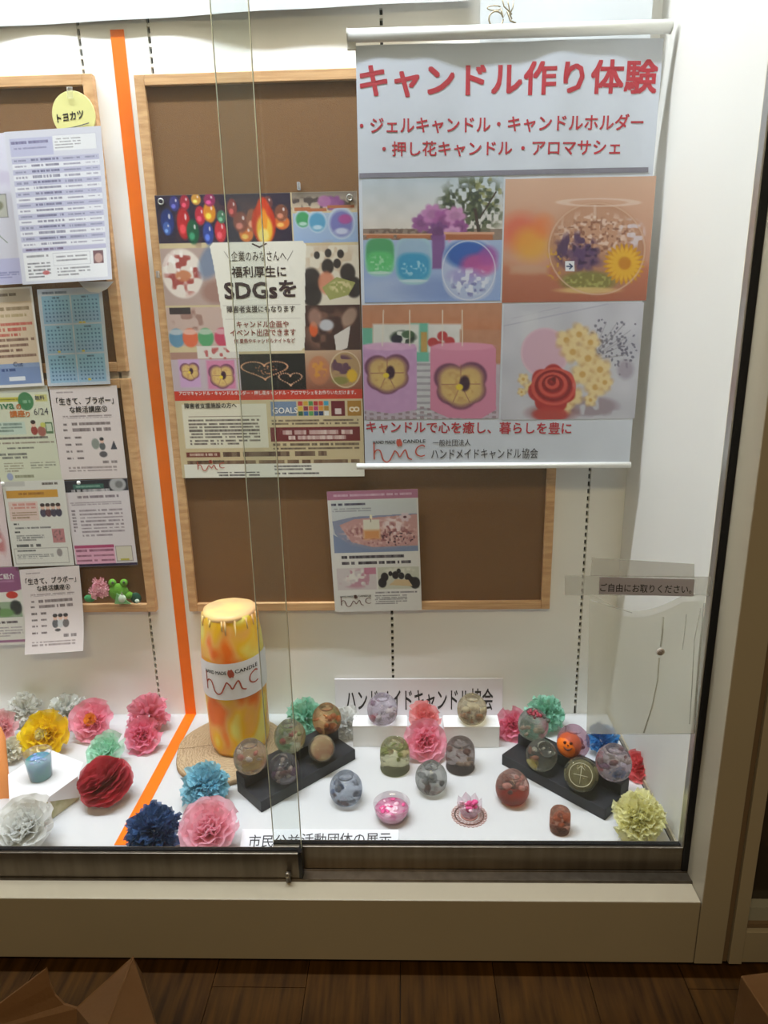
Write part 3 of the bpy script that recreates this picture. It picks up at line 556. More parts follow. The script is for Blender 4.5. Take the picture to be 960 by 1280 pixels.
    c.rect(296, 236, 420, 336, (70, 46, 42)).blob(350, 290, 60, 50, (140, 100, 84), 16, .5, .7, 68).ell(396, 262, 14, 22, (180, 150, 130), .8, .4, .6).ell(346, 278, 16, 12, (206, 208, 214), .9, .4).poly([(362, 300), (398, 280), (390, 326), (366, 334)], (222, 214, 206)).ell(318, 286, 9, 16, (226, 96, 46), .9, .3).ell(322, 262, 14, 20, (190, 146, 128), .7, .5)
    # candles row
    c.rect(0, 330, 152, 412, (196, 178, 186)).rect(0, 330, 152, 346, (176, 136, 120)).rect(60, 318, 152, 344, (222, 216, 206)).blob(106, 334, 40, 14, (180, 70, 70), 8, .5, .8, 69)
    c.rect(16, 345, 62, 404, (206, 166, 206), 1, 4).rect(78, 348, 140, 408, (214, 134, 168), 1, 4); pansy(c, 40, 370, 21); pansy(c, 110, 380, 28)
    c.rect(152, 336, 296, 412, (26, 22, 24)); r = random.Random(3)
    for k in range(70):
        t = k/70*6.283; hx, hy = 16*math.sin(t)**3, 13*math.cos(t)-5*math.cos(2*t)-2*math.cos(3*t)-math.cos(4*t)
        c.ell(206+hx*3.2, 368-hy*1.3, 1.9, 1.6, (236, 170, 130), .9, .6)
        if k % 2: c.ell(262+hx*1.6, 388-hy*.9, 1.8, 1.5, (232, 176, 140), .9, .6)
    for k in range(26): c.ell(206+r.uniform(-26, 26), 370+r.uniform(-9, 9), 1.6, 1.4, (220, 140, 100), .8, .6)
    c.grad(296, 330, 420, 412, (196, 164, 134), (140, 86, 66)).ell(326, 372, 24, 30, (190, 120, 84), .8, .2).blob(326, 370, 20, 20, (214, 150, 60), 6, .5, .8, 70).ell(384, 372, 34, 38, (176, 146, 104), .9, .08).blob(378, 362, 28, 24, (92, 60, 84), 8, .45, .9, 71).ell(398, 384, 13, 15, (222, 180, 46), .95, .2, 0, 16).ell(372, 394, 18, 8, (134, 132, 70), .9, .4).ring(384, 371, 33, 37, 1.2, (226, 206, 176), .7)
    # cup panel
    pts = [(107, 110), (114, 102), (304, 102), (311, 110), (306, 160), (299, 300), (296, 324), (288, 331), (134, 331), (126, 324), (120, 240), (112, 150)]; c.poly(pts, (236, 232, 218)); c.line(125, 234, 292, 234, 1.2, (170, 160, 150), .6).line(128, 262, 291, 262, 1.2, (170, 160, 150), .6)
    c.line(198, 106, 212, 113, 3.4, (60, 30, 30)).line(212, 113, 226, 106, 3.4, (60, 30, 30))
    c.rect(0, 412, 420, 432, (206, 62, 44))
    c.rect(14, 440, 204, 532, (228, 222, 200)).line(28, 466, 190, 466, 1, (120, 100, 90)).greek(26, 472, 186, 528, 8, (60, 50, 50), .75, .6)
    c.rect(214, 436, 272, 466, (120, 140, 168))
    for i in range(18):
        q = [(190, 60, 60), (200, 160, 60), (80, 140, 80), (180, 40, 50), (210, 80, 50), (70, 160, 190), (220, 180, 60), (140, 50, 70), (210, 110, 60), (190, 50, 110), (220, 150, 60), (170, 130, 60), (60, 100, 70), (60, 110, 160), (90, 160, 90), (50, 80, 130), (40, 60, 100), (230, 230, 226)][i]
        c.rect(276+(i % 6)*11.5, 436+(i//6)*10.5, 286+(i % 6)*11.5, 445+(i//6)*10.5, q)
    c.rect(350, 436, 380, 468, (110, 36, 46)).rect(358, 452, 372, 464, (236, 226, 220), .9).rect(386, 436, 416, 468, (170, 124, 50)).ring(396, 454, 5, 4, 1.4, (240, 226, 200)).ring(406, 454, 5, 4, 1.4, (240, 226, 200))
    c.greek(214, 474, 410, 488, 2, (60, 45, 40), .7).rect(210, 490, 412, 520, (116, 44, 48)).greek(232, 496, 396, 508, 1, (240, 224, 214), .9, .8).greek(250, 508, 380, 518, 1, (240, 224, 214), .9, .8).greek(214, 524, 410, 540, 2, (60, 45, 40), .75)
    c.rect(14, 540, 92, 551, (120, 60, 50)).greek(22, 543, 84, 549, 1, (236, 220, 200), .8, .9).greek(98, 540, 336, 552, 1, (66, 40, 36), .85, .9).greek(14, 558, 410, 570, 1, (80, 50, 40), .8, .8)
    c.rect(6, 548+18, 420, 594, (238, 236, 222)).greek(82, 582, 180, 593, 2, (50, 46, 50), .8).greek(214, 570, 300, 582, 2, (50, 46, 50), .7).greek(214, 584, 316, 592, 1, (50, 46, 50), .8)
    return c
cv = paint_poster(Canvas(420, 594, (220, 210, 180), .72).warp(ps)); psh = print_mesh('poster_sheet', cv, ps.at, pos)
k = Ink(ps.at, ps.px); k.px('＼企業のみなさんへ／', 281, 327, 367, 326, 13); k.px('福利厚生に', 290, 347, 358, 346, 14, bold=.03); k.px('SDGs', 281, 374, 347, 373, 21, bold=.05); k.px('を', 349, 371, 371, 371, 21, bold=.05); k.px('障害者支援にもなります', 284, 391, 369, 390, 8.5, bold=.025).build('dark_lettering', mat('brown_black_ink', (58, 36, 40)), pos)
k = Ink(ps.at, ps.px); k.px('キャンドル企画や', 296, 410, 361, 409.5, 9, bold=.02); k.px('イベント出店できます', 288, 420.5, 370, 419.5, 9, bold=.02); k.px('例 夏祭やキャンドルナイトなど', 293, 429.5, 369, 428.5, 6, bold=.02).build('red_brown_lettering', mat('red_brown_ink', (150, 62, 50)), pos)
k = Ink(ps.at, ps.px); k.px('アロマキャンドル・キャンドルホルダー・押し花キャンドル・アロマサシェをお作りいただけます。', 224, 494.5, 445, 493, 5.4, bold=.02); k.build('band_lettering', WHITEINK, pos); Ink(ps.at, ps.px).px('GOALS', 341, 517, 372, 516.5, 7.5, bold=.02).build('goals_lettering', WHITEINK, pos)
k = Ink(ps.at, ps.px); k.px('障害者支援施設の方へ', 231, 511, 296, 510, 7, bold=.03).build('panel_lettering', BLACK, pos)
a, b = ps.px(246, 575), ps.px(282, 588); hmc_logo(ps.at, a[0], a[1], b[0], b[1], pos, LOGORED, .02)
for xx, yy in ((201, 252), (437, 247)):
    p = atY(xx, yy, YB-.024); MB().tube([p+Vector((.0055*math.cos(t*.524), 0, .0055*math.sin(t*.524))) for t in range(12)], .0016, 6, closed=True).build('eyelet', ALU, psh, smooth=True)
# ================================================================ CENTRE FLYER
fs = wallsheet([(408.5, 614), (522, 611.5), (419, 765.5), (527.5, 762)], YB-.0215)
def paint_flyer(c):
    c.rect(0, 0, 210, 297, (222, 220, 214)).rect(0, 0, 210, 22, (176, 116, 142)).greek(14, 8, 196, 15, 1, (230, 206, 218), .7, .9)
    c.grad(8, 24, 206, 150, (204, 210, 208), (196, 196, 204)).greek(8, 30, 88, 37, 1, (40, 36, 60), .9, .8).greek(10, 42, 100, 54, 2, (110, 106, 116), .5, .6)
    c.poly([(8, 74), (60, 64), (206, 60), (206, 150), (90, 150), (36, 136), (12, 104)], (140, 146, 170)); c.poly([(24, 84), (60, 70), (206, 62), (206, 138), (100, 140), (50, 126)], (196, 150, 146))
    c.blob(116, 104, 96, 36, (222, 186, 178), 6, .5, .9, 81).blob(120, 108, 90, 32, (146, 92, 96), 5, .6, .8, 82).blob(160, 120, 50, 20, (60, 36, 48), 4, .66, .9, 83)
    c.rect(80, 72, 118, 118, (226, 222, 204), 1, 2).rect(80, 98, 118, 120, (214, 142, 82), .9, 8).ell(99, 66, 3, 6, (250, 240, 200), .9, .5).line(98, 70, 98, 78, 1.2, (80, 60, 50)).ell(178, 68, 14, 12, (220, 200, 206), .9, .3, 0, 6).ell(178, 68, 4, 3, (90, 50, 60), .9, .5).blob(150, 88, 26, 26, (240, 226, 226), 8, .45, .8, 84)
    c.poly([(8, 106), (50, 134), (100, 146), (206, 140), (206, 152), (8, 152)], (128, 142, 172))
    c.greek(24, 160, 172, 168, 1, (40, 34, 44), .9, .9).greek(24, 174, 188, 182, 1, (40, 34, 44), .9, .9)
    c.rect(10, 190, 104, 244, (206, 196, 196)).blob(56, 216, 46, 26, (188, 130, 148), 9, .5, .8, 85).blob(60, 210, 40, 22, (232, 230, 220), 7, .5, .8, 86).rect(76, 190, 104, 206, (190, 110, 136), .8, 2)
    c.rect(108, 190, 206, 244, (196, 196, 178)).blob(160, 200, 40, 10, (222, 220, 206), 6, .4, .8, 87)
    for x, y, r in ((118, 228, 10), (124, 214, 9), (150, 210, 8), (164, 212, 7), (180, 216, 8), (196, 230, 12), (186, 226, 10), (138, 206, 5), (158, 200, 5)): c.ell(x, y, r, r*1.2, (34, 30, 34), .95, .2)
    c.poly([(134, 234), (150, 220), (180, 222), (190, 238)], (206, 180, 140)).greek(100, 250, 200, 254, 1, (70, 66, 76), .6, .9).greek(98, 258, 176, 282, 5, (90, 86, 90), .6, .6)
cv = Canvas(210, 297, (220, 218, 212), .95).warp(fs); paint_flyer(cv); fo = thing('flyer', fs.at(.5, 1), 'pink-topped candle flyer hanging alone below the banner on the big cork board', 'flyer'); print_mesh('flyer_sheet', cv, fs.at, fo)
hmc_logo(fs.at, .07, .855, .43, .955, fo, mat('dull_logo_ink', (120, 90, 84)), .018)
# ================================================================ LEFT NOTICES
def notice(quad, Y, label, W, Hh, paint, res=1.0, bow=None, name='notice', cat='notice', group='notices on the left cork boards', text=None):
    s = wallsheet(quad, Y, bow); cv = Canvas(W, Hh, (230, 228, 222), res).warp(s); paint(cv)
    if text is None: return s, print_mesh(name, cv, s.at, label=label, cat=cat, group=group)
    t = thing(name, s.at(.5, 1), label, cat, group); print_mesh('paper_sheet', cv, s.at, t); text(s, t); return s, t
def people(c, x, y, s, shirts, hair=(60, 46, 44)):
    for i, q in enumerate(shirts):
        X = x+i*s*1.5; c.ell(X, y+s*1.5, s*.9, s*1.0, q, .95, .2).ell(X, y, s*.62, s*.72, (228, 186, 164), .95, .2).ell(X, y-s*.42, s*.68, s*.45, hair, .95, .2)
def p_sched(c):
    c.rect(0, 0, 180, 290, (216, 216, 226)).rect(8, 14, 88, 48, (192, 192, 218)).rect(88, 12, 170, 42, (236, 236, 238)).frame(88, 12, 170, 42, .8, (180, 180, 200), .6).greek(10, 20, 80, 26, 1, (90, 84, 120), .7, .8).greek(14, 32, 78, 36, 1, (120, 116, 150), .6, .8).greek(92, 18, 140, 40, 4, (110, 110, 110), .6, .5)
    for i in range(16):
        y = 52+i*10.6; c.rect(8, y, 172, y+10, (190, 190, 214) if i % 2 == 0 else (232, 232, 238)); c.greek(12, y+3, 34, y+7, 1, (110, 108, 130), .6, .9, 2).greek(44, y+2, 96, y+7, 1, (70, 68, 96), .6, .9, 2).greek(104, y+3, 136, y+7, 1, (110, 108, 130), .6, .9, 2).greek(146, y+3, 168, y+6, 1, (110, 108, 130), .5, .9, 3)
    c.rect(8, 222, 172, 230, (190, 188, 214)).greek(14, 224, 88, 228, 1, (80, 60, 90), .7, .9); c.rect(8, 231, 172, 284, (238, 238, 240)).frame(66, 234, 140, 258, .7, (170, 170, 180), .6)
    c.greek(14, 236, 58, 244, 1, (90, 90, 96), .6, .5).greek(14, 250, 60, 282, 5, (80, 80, 86), .7, .5).greek(72, 240, 134, 254, 2, (90, 90, 96), .6, .5).greek(72, 262, 138, 280, 3, (90, 90, 96), .6, .5).rect(146, 234, 166, 258, (120, 90, 96)).ell(156, 248, 8, 9, (206, 170, 160), .9, .3).ell(50, 270, 7, 4, (200, 90, 90), .8, .4)
notice([(8, 166), (130, 160), (33, 357), (145, 349)], YB-.05, 'large lilac-striped timetable sheet with a curled bottom corner under the round yellow sign', 180, 290, p_sched, .95, bow=lambda u, v: .012*v*v*u+.012)
# the second sheet curling out beneath it
m = MB(); P = [atY(*q, YB-.045) for q in ((98, 352), (104, 359), (112, 365), (124, 366), (134, 361), (142, 352))]; m.slab(P[::-1], (0, -1, .2), .0006).build('curled_paper', mat('paper_white', (236, 235, 230), .6, transl=.15), label='curled white paper corner poking out beneath the lilac timetable', cat='paper')
def p_left(c):
    c.rect(0, 0, 60, 290, (220, 219, 232)); c.blob(30, 60, 40, 60, (200, 190, 214), 20, .5, .6, 91).rect(4, 116, 40, 160, (196, 196, 186)).frame(4, 116, 42, 162, 2, (130, 130, 130)).ell(22, 138, 12, 10, (120, 120, 90), .8, .4).line(6, 180, 34, 210, 2, (150, 160, 150)).line(14, 176, 8, 216, 1.4, (140, 140, 140)).rect(0, 240, 60, 290, (196, 196, 230)).greek(4, 266, 50, 280, 3, (120, 120, 170), .6)
notice([(-28, 168), (10, 166), (-8, 357), (33, 354)], YB-.035, 'pale violet sheet at the photo edge left of the lilac timetable', 60, 290, p_left, .8)
def p_beige(c):
    c.rect(0, 0, 100, 142, (236, 232, 224)).rect(0, 3, 96, 108, (222, 200, 172)).rect(0, 3, 96, 20, (200, 190, 178), .8).greek(30, 8, 70, 13, 1, (70, 56, 50), .7, .9).greek(26, 28, 90, 33, 1, (120, 100, 70), .8, .9).greek(34, 38, 84, 42, 1, (150, 130, 80), .6, .9)
    for i in range(7): c.greek(24, 50+i*7.5, 92-(i % 3)*12, 54.5+i*7.5, 1, (190, 70, 60) if i in (0, 1, 2) else (100, 64, 54), .8, .95)
    c.rect(0, 108, 96, 138, (126, 148, 190)).rect(0, 108, 96, 114, (150, 170, 204), .8).rect(36, 127, 66, 133, (230, 234, 240)).greek(24, 115, 50, 119, 1, (40, 60, 110), .8, .9, 2)
def t_beige(s, t): k = Ink(s.at, s.px); k.px('Cut', 17, 458, 29, 457.5, 5.5, bold=.01).build('lettering', mat('navy_ink', (44, 66, 116)), t)
notice([(-30, 362), (40, 358), (-10, 486), (55, 482)], YB-.026, 'beige notice with a blue foot left of the blue calendar', 100, 142, p_beige, 1.0, text=t_beige)
def p_cal(c):
    c.rect(0, 0, 110, 150, (206, 212, 216)).greek(8, 4, 50, 8, 1, (80, 90, 100), .7, .9)
    for i in range(2):
        for j in range(3):
            x, y = 6+i*50, 11+j*45.5; c.rect(x, y, x+48, y+43, (150, 196, 220)).rect(x, y+26, x+48, y+43, (156, 180, 212), .6, 14); c.greek(x+18, y+2, x+30, y+5, 1, (60, 80, 100), .7, .9, 2)
            for a in range(7):
                for b in range(6): c.rect(x+4+a*6.2, y+7+b*6, x+6.8+a*6.2, y+9.6+b*6, (60, 96, 130), .7)
    for x, y in ((66, 52), (72, 52), (66, 96), (24, 96), (72, 140)): c.rect(x, y, x+5, y+3, (226, 200, 70))
notice([(46, 362), (127, 358), (60, 483), (138, 480)], YB-.026, 'blue six-month calendar sheet with two columns', 110, 150, p_cal, 1.1, name='wall_calendar', cat='calendar')
def p_canva(c):
    c.rect(0, 0, 120, 150, (214, 216, 190)).rect(0, 0, 120, 10, (190, 190, 176)).rect(0, 17, 64, 24, (196, 186, 70)).greek(4, 19, 60, 22, 1, (90, 90, 40), .7, .9)
    c.rect(0, 56, 66, 76, (196, 212, 196)).greek(2, 58, 60, 73, 3, (90, 110, 100), .7, .6).ell(75, 24, 14.5, 14.5, (72, 130, 84), 1, .08).greek(66, 22, 84, 27, 1, (180, 210, 180), .6, .9).rect(94, 14, 116, 25, (206, 196, 90), .6, 2)
    people(c, 82, 60, 7, [(150, 60, 54)]); c.ell(96, 72, 8, 8, (150, 70, 60), .8, .3).rect(104, 58, 118, 76, (92, 120, 84)).rect(106, 60, 116, 72, (196, 206, 180)).ell(100, 62, 5, 4, (196, 196, 90), .9, .3)
    c.greek(2, 80, 106, 84, 1, (60, 50, 50), .8, .9).greek(2, 88, 116, 91, 1, (110, 90, 80), .7, .9).greek(24, 96, 76, 99, 1, (60, 60, 60), .7, .9).greek(2, 105, 60, 116, 2, (70, 70, 70), .7, .6).greek(12, 120, 50, 136, 4, (120, 110, 90), .6, .6).greek(64, 120, 112, 132, 3, (110, 110, 100), .6, .6).greek(30, 140, 66, 145, 1, (110, 110, 80), .7, .8).ell(20, 142, 6, 6, (150, 160, 200), .8, .3)
def t_canva(s, t):
    k = Ink(s.at, s.px); k.px('nva', -3, 512, 18.5, 511, 7, bold=.03).build('green_lettering', mat('green_ink', (76, 132, 92)), t)
    k = Ink(s.at, s.px); k.px('の', 21, 512, 27, 511.5, 7, bold=.04); k.px('講座', 13, 522, 32, 521, 8.5, bold=.05).px('り', 33, 521.5, 38, 521, 7, bold=.04).build('orange_lettering', mat('orange_ink', (206, 118, 56)), t)
    k = Ink(s.at, s.px); k.px('6/24', 43, 519, 61, 518, 8.5, bold=.0).px('無料', 44, 500, 56, 499.5, 5.5, bold=.03).build('dark_lettering', GREY, t)
notice([(-22, 484), (60, 482), (2, 603), (77, 600)], YB-.0245, 'yellow-green course flyer dated 6/24 with an orange and green title', 120, 150, p_canva, 1.1, name='flyer', text=t_canva)
def p_semi(c):
    c.rect(0, 0, 100, 122, (228, 216, 212)).greek(10, 6, 34, 8, 1, (120, 110, 110), .6, .9).greek(14, 38.5, 88, 43, 2, (100, 84, 84), .6, .6)
    for i in range(2): c.greek(12, 48+i*8, 20, 51+i*8, 1, (80, 70, 70), .8, .9).greek(26, 47+i*8, 84, 52+i*8, 1, (90, 76, 76), .75, .9)
    for i in range(4): c.greek(12, 66+i*9, 22, 69+i*9, 1, (80, 70, 70), .8, .9).greek(28, 66+i*9, 38, 69+i*9, 1, (80, 70, 70), .8, .9)
    c.greek(66, 98, 88, 102, 1, (90, 80, 80), .7, .9, 3).greek(12, 106, 86, 114, 2, (110, 96, 96), .6, .5)
def semi(n):
    def f(s, t):
        k = Ink(s.at); k.uv('「生きて、ブラボー」', .08, .11, .93, .19, bold=.03); k.uv('な終活講座'+n, .26, .205, .82, .275, bold=.03).build('title_lettering', BLACK, t)
    return f
def p_semi5(c): p_semi(c); c.ell(58, 76, 6, 7, (120, 130, 120), .8, .3); people(c, 68, 72, 5, [(90, 96, 96)], (40, 40, 44)); c.poly([(80, 84), (86, 72), (90, 84)], (70, 70, 80)).ell(68, 90, 6, 4, (60, 60, 66), .8, .3)
def p_semi4(c): p_semi(c); people(c, 52, 74, 6, [(96, 96, 100), (200, 200, 200), (110, 104, 104)], (60, 58, 60)); c.ell(56, 92, 5, 2, (50, 50, 50), .8, .3)
notice([(62, 484), (145, 482), (77, 600), (160, 597)], YB-.0245, 'pale pink sheet titled with number 5, directly under the blue calendar', 100, 122, p_semi5, 1.1, text=semi('⑤'))
def p_dark(c):
    c.rect(0, 0, 100, 122, (224, 216, 218)).rect(0, 0, 100, 17, (46, 44, 52)).rect(14, 6, 62, 12, (60, 100, 90)).greek(18, 8, 56, 11, 1, (150, 190, 170), .8, .9).ell(84, 8, 13, 10, (190, 190, 190), .9, .2).ell(86, 8, 6, 5, (110, 110, 110), .8, .4).greek(10, 13, 70, 17, 1, (220, 216, 216), .9, .9)
    c.greek(16, 22, 84, 26, 1, (90, 76, 86), .75, .9).greek(6, 31, 86, 37, 2, (130, 118, 126), .6, .6).greek(6, 42, 12, 74, 7, (90, 80, 86), .7, .6).greek(18, 42, 86, 82, 8, (110, 96, 104), .65, .5).rect(2, 92, 66, 96, (176, 70, 110)).rect(2, 96, 66, 118, (226, 170, 192))
    for j in range(3): c.greek(4, 98+j*7, 64, 101+j*7, 1, (110, 60, 80), .7, .9, 3)
    c.rect(68, 94, 94, 116, (216, 210, 190)).frame(68, 94, 94, 116, .8, (120, 110, 110)).rect(74, 112, 88, 115, (190, 180, 70)).rect(0, 118, 100, 122, (40, 28, 60))
notice([(79, 601), (159, 598), (95, 709), (172, 706)], YB-.0245, 'white leaflet with a black header strip and pink table, right of the orange-bar flyer', 100, 122, p_dark, 1.15, name='leaflet', cat='leaflet')
def p_orange(c):
    c.rect(0, 0, 110, 130, (220, 218, 208)).rect(0, 0, 40, 8, (196, 194, 186)).greek(70, 3, 98, 7, 1, (60, 50, 46), .8, .9).rect(5, 14, 96, 26, (206, 152, 60)).greek(26, 18, 72, 22, 1, (140, 90, 40), .8, .9)
    c.rect(6, 31, 58, 60, (222, 196, 184)).greek(10, 34, 54, 44, 2, (200, 110, 100), .7, .6).greek(10, 47, 54, 58, 3, (130, 110, 80), .7, .6); people(c, 66, 40, 6.2, [(70, 64, 84), (96, 60, 66), (66, 60, 78), (60, 56, 74)])
    c.greek(10, 64, 20, 67, 1, (50, 50, 50), .9, .9).greek(12, 70, 76, 73, 1, (90, 90, 90), .8, .9).greek(10, 76, 20, 79, 1, (50, 50, 50), .9, .9).greek(12, 82, 62, 92, 3, (90, 90, 90), .7, .6).greek(10, 96, 54, 101, 1, (60, 60, 60), .8, .9).rect(77, 74, 99, 95, (190, 130, 130)).blob(88, 84, 10, 9, (120, 96, 96), 3, .5, .8, 95)
    c.frame(4, 102, 102, 126, .9, (150, 150, 140)).greek(10, 105, 44, 108, 1, (70, 70, 70), .8, .9).greek(8, 112, 74, 120, 3, (100, 100, 100), .7, .6).ell(86, 110, 5, 6, (120, 110, 110), .7, .3)
notice([(3, 602), (79, 600), (17, 709), (94, 706)], YB-.0265, 'white flyer with an orange title bar held by two white pins', 110, 130, p_orange, 1.15, name='flyer')
def p_pink(c): c.rect(0, 0, 60, 120, (226, 206, 206)).blob(36, 90, 20, 30, (190, 110, 110), 9, .5, .8, 96).greek(10, 60, 50, 84, 4, (170, 140, 140), .5).ell(46, 20, 6, 12, (196, 150, 150), .7, .5)
notice([(-50, 604), (1, 602), (-36, 710), (16, 708)], YB-.0245, 'pink floral sheet at the photo edge beside the orange-bar flyer', 60, 120, p_pink, .9)
def p_purple(c):
    c.rect(0, 0, 90, 130, (224, 220, 210)).rect(0, 0, 90, 34, (146, 88, 124)).ell(60, 36, 30, 6, (146, 88, 124), 1, .1).greek(20, 22, 80, 26, 1, (196, 150, 180), .6, .9).ell(73, 47, 9, 6, (196, 62, 48), 1, .15).rect(34, 58, 84, 84, (150, 170, 140)).ell(76, 68, 9, 12, (44, 44, 44), .9, .3).ell(44, 72, 8, 10, (50, 46, 46), .9, .3).ell(58, 76, 14, 7, (110, 150, 90), .9, .4).greek(40, 90, 74, 94, 1, (60, 50, 56), .9, .9).greek(10, 100, 80, 118, 4, (120, 110, 120), .6).rect(0, 122, 90, 126, (160, 110, 140))
def t_purple(s, t): Ink(s.at, s.px).px('ご紹介', -1, 724.5, 18.5, 724, 7.5, bold=.02).build('lettering', WHITEINK, t)
notice([(-50, 711), (22, 709), (-32, 809), (40, 804)], YB-.0245, 'purple-headed flyer with a small red oval at the bottom left of the lower board', 90, 130, p_purple, 1.0, name='flyer', text=t_purple)
notice([(24, 711), (99, 708), (36, 815), (108, 808)], YB-.028, 'pale pink sheet titled with number 4 hanging below the board edge, foot curled forward', 100, 122, p_semi4, 1.15, bow=lambda u, v: .022*max(0, v-.45)**2*3, text=semi('④'))
# round yellow sign
c0 = atY(92, 144, YB-.03); rr = atY(119, 144, YB-.03).x-c0.x; t = thing('round_sign', (c0.x, c0.y, c0.z-rr), 'round pale yellow sign with black lettering above the lilac timetable', 'sign')
MB().lathe([(rr-.0005, 0), (rr, .0005), (rr, .0025), (rr-.0005, .003)], 48, c0+Vector((0, .003, 0)), (0, -1, 0)).build('disc', mat('pale_yellow_card', (230, 226, 150), .45), t)
rs = Sheet(c0+Vector((-rr, -.0001, rr)), c0+Vector((rr, -.0001, rr)), c0+Vector((-rr, -.0001, -rr)))
k = Ink(rs.at, rs.px); k.px('トヨカツ', 72, 153.5, 105, 147.5, 10.5, bold=.05); k.build('lettering', BLACK, t)
Ink(rs.at).stroke([(.16, .78), (.4, .76), (.62, .72), (.84, .67)], .022).build('thin_line', GREY, t); MB().box((c0.x-.006, c0.y+.002, c0.z+rr-.014), (c0.x+.004, c0.y-.004, c0.z+rr+.006)).build('clear_hanger', film('clear_plastic', (235, 235, 230), .25, .1), t)
for i, (xx, yy) in enumerate(((99, 603), (4, 604))):
    p = atY(xx, yy, YB-.028); MB().lathe([(.0012, 0), (.004, .001), (.0046, .004), (.003, .007), (.0001, .0075)], 12, p, (0, -1, 0)).build('push_pin', mat('pin_white', (240, 238, 230), .3), smooth=True, label=('white push pin at the right' if i == 0 else 'white push pin at the left')+' top corner of the orange-bar flyer', cat='pin', group='white push pins')
for xx, yy, l in ((373, 232, 'clear plastic clip on the cork above the poster top edge'), (197, 343, 'clear plastic clip on the left edge of the poster')):
    p = atY(xx, yy, YB-.024); MB().box((p.x-.003, p.y-.002, p.z-.007), (p.x+.003, p.y+.012, p.z+.007)).build('clear_clip', film('clip_plastic', (225, 230, 232), .6, .1, gloss=.2), label=l, cat='clip', bevel=.001)
# ================================================================ RISERS AND NAMEPLATE
BOXW = mat('riser_white', (238, 237, 234), .5)
def riser(x0p, x1p, yt, yb, label):
    a = atZ(x0p, yb, ZF); b = atZ(x1p, yb, ZF); yf = (a.y+b.y)/2; zt = atY((x0p+x1p)/2, yt, yf).z; yk = min(atZ((x0p+x1p)/2, 894, zt).y, YB-.022)
    t = thing('display_riser', ((a.x+b.x)/2, (yf+yk)/2, ZF), label, 'display box', 'white display risers')
    MB().box((a.x, yf, ZF), (b.x, yk, zt-.0006)).build('body', BOXW, t, bevel=.0015); MB().box((a.x-.0004, yf-.0004, zt-.0006), (b.x+.0004, yk, zt)).build('top_sheet', mat('riser_top', (246, 246, 245), .4), t)
    return (a.x+b.x)/2, (yf+yk)/2, zt
RL = riser(441.5, 509, 907.5, 933.5, 'white display box left of the coral and pink paper flowers'); RR = riser(555, 624, 908.5, 934.5, 'white display box right of the coral and pink paper flowers')
a = atY(418, 850, YB-.012); b = atY(629, 850, YB-.012)
t = thing('name_plate', ((a.x+b.x)/2, YB-.01, ZF), 'long white name plate with black lettering standing behind the two white boxes', 'sign')
nsh = Sheet(Vector((a.x, YB-.0085, a.z)), Vector((b.x, YB-.0085, a.z)), Vector((a.x, YB-.0155, ZF)))
m = MB(); m.slab([nsh.at(0, 0), nsh.at(1, 0), nsh.at(1, 1), nsh.at(0, 1)], (0, 1, 0), .006); m.build('board', mat('plate_white', (232, 228, 232), .35), t, bevel=.001)
Ink(nsh.at, nsh.px).px('ハンドメイドキャンドル協会', 433, 889, 616, 888, 27.5, bold=.02).build('lettering', BLACK, t)
# card behind the front rail
a = atY(303, 1037, 1.140); b = atY(498, 1034, 1.140)
t = thing('title_card', ((a.x+b.x)/2, 1.112, ZF), 'white title card with grey lettering leaning just behind the front rail', 'card')
csh = Sheet(Vector((a.x, 1.140, a.z)), Vector((b.x, 1.140, a.z)), Vector((a.x, 1.096, ZF)))
MB().slab([csh.at(0, 0), csh.at(1, 0), csh.at(1, 1), csh.at(0, 1)], (0, 1, 0), .0012).add([csh.at(0, 0)+Vector((0, .001, 0)), csh.at(1, 0)+Vector((0, .001, 0)), (b.x, 1.150, ZF), (a.x, 1.150, ZF)], [(0, 1, 2, 3)]).build('folded_card', mat('card_white', (240, 241, 246), .4), t)
k = Ink(csh.at, csh.px); k.px('市民公益', 310, 1059.5, 374, 1059, 16, bold=.008); k.px('活動団体の展示', 376, 1058, 489, 1056.5, 16, bold=.008); k.build('lettering', mat('dark_grey_ink', (58, 56, 62)), t)
# ================================================================ BLACK STEPPED STANDS
STAND = mat('stand_black', (40, 40, 43), .5, bump=.15, bscale=300)
def stand(front, left, right, h1, h2, label, dirw):
    """front: lowest corner, left/right: other floor corners seen; stair of two steps rising to the back"""
    A, B, D = atZ(*front, ZF), atZ(*left, ZF), atZ(*right, ZF)
    L = (D-A); W = (B-A)
    if dirw < 0: L, W = W, L
    W = W-L*(W.dot(L)/L.dot(L)); W.normalize(); W = W*.095     # square footprint
    c = A+L/2+W/2; t = thing('display_stand', (c.x, c.y, ZF), label, 'stand', 'black stepped stands'); U = Vector((0, 0, 1))
    for nm, u0, u1, za, zb_ in (('lower_step', 0, 1, 0, h1), ('upper_step', .63, 1, h1, h2)):
        m = MB(); m.slab([A+W*u0+U*za, A+W*u0+L+U*za, A+W*u1+L+U*za, A+W*u1+U*za], U, zb_-za); m.build(nm, STAND, t, bevel=.0012)
    return A, L, W, h1, h2
SLf = stand((327, 1016), (297, 990), (444.5, 949), .027, .052, 'black two-step stand holding five glass balls beside the big orange candle', 1)
SRf = stand((755.7, 1026), (627, 955.6), (787, 996), .027, .052, 'black two-step stand holding five glass balls near the right wall', -1)
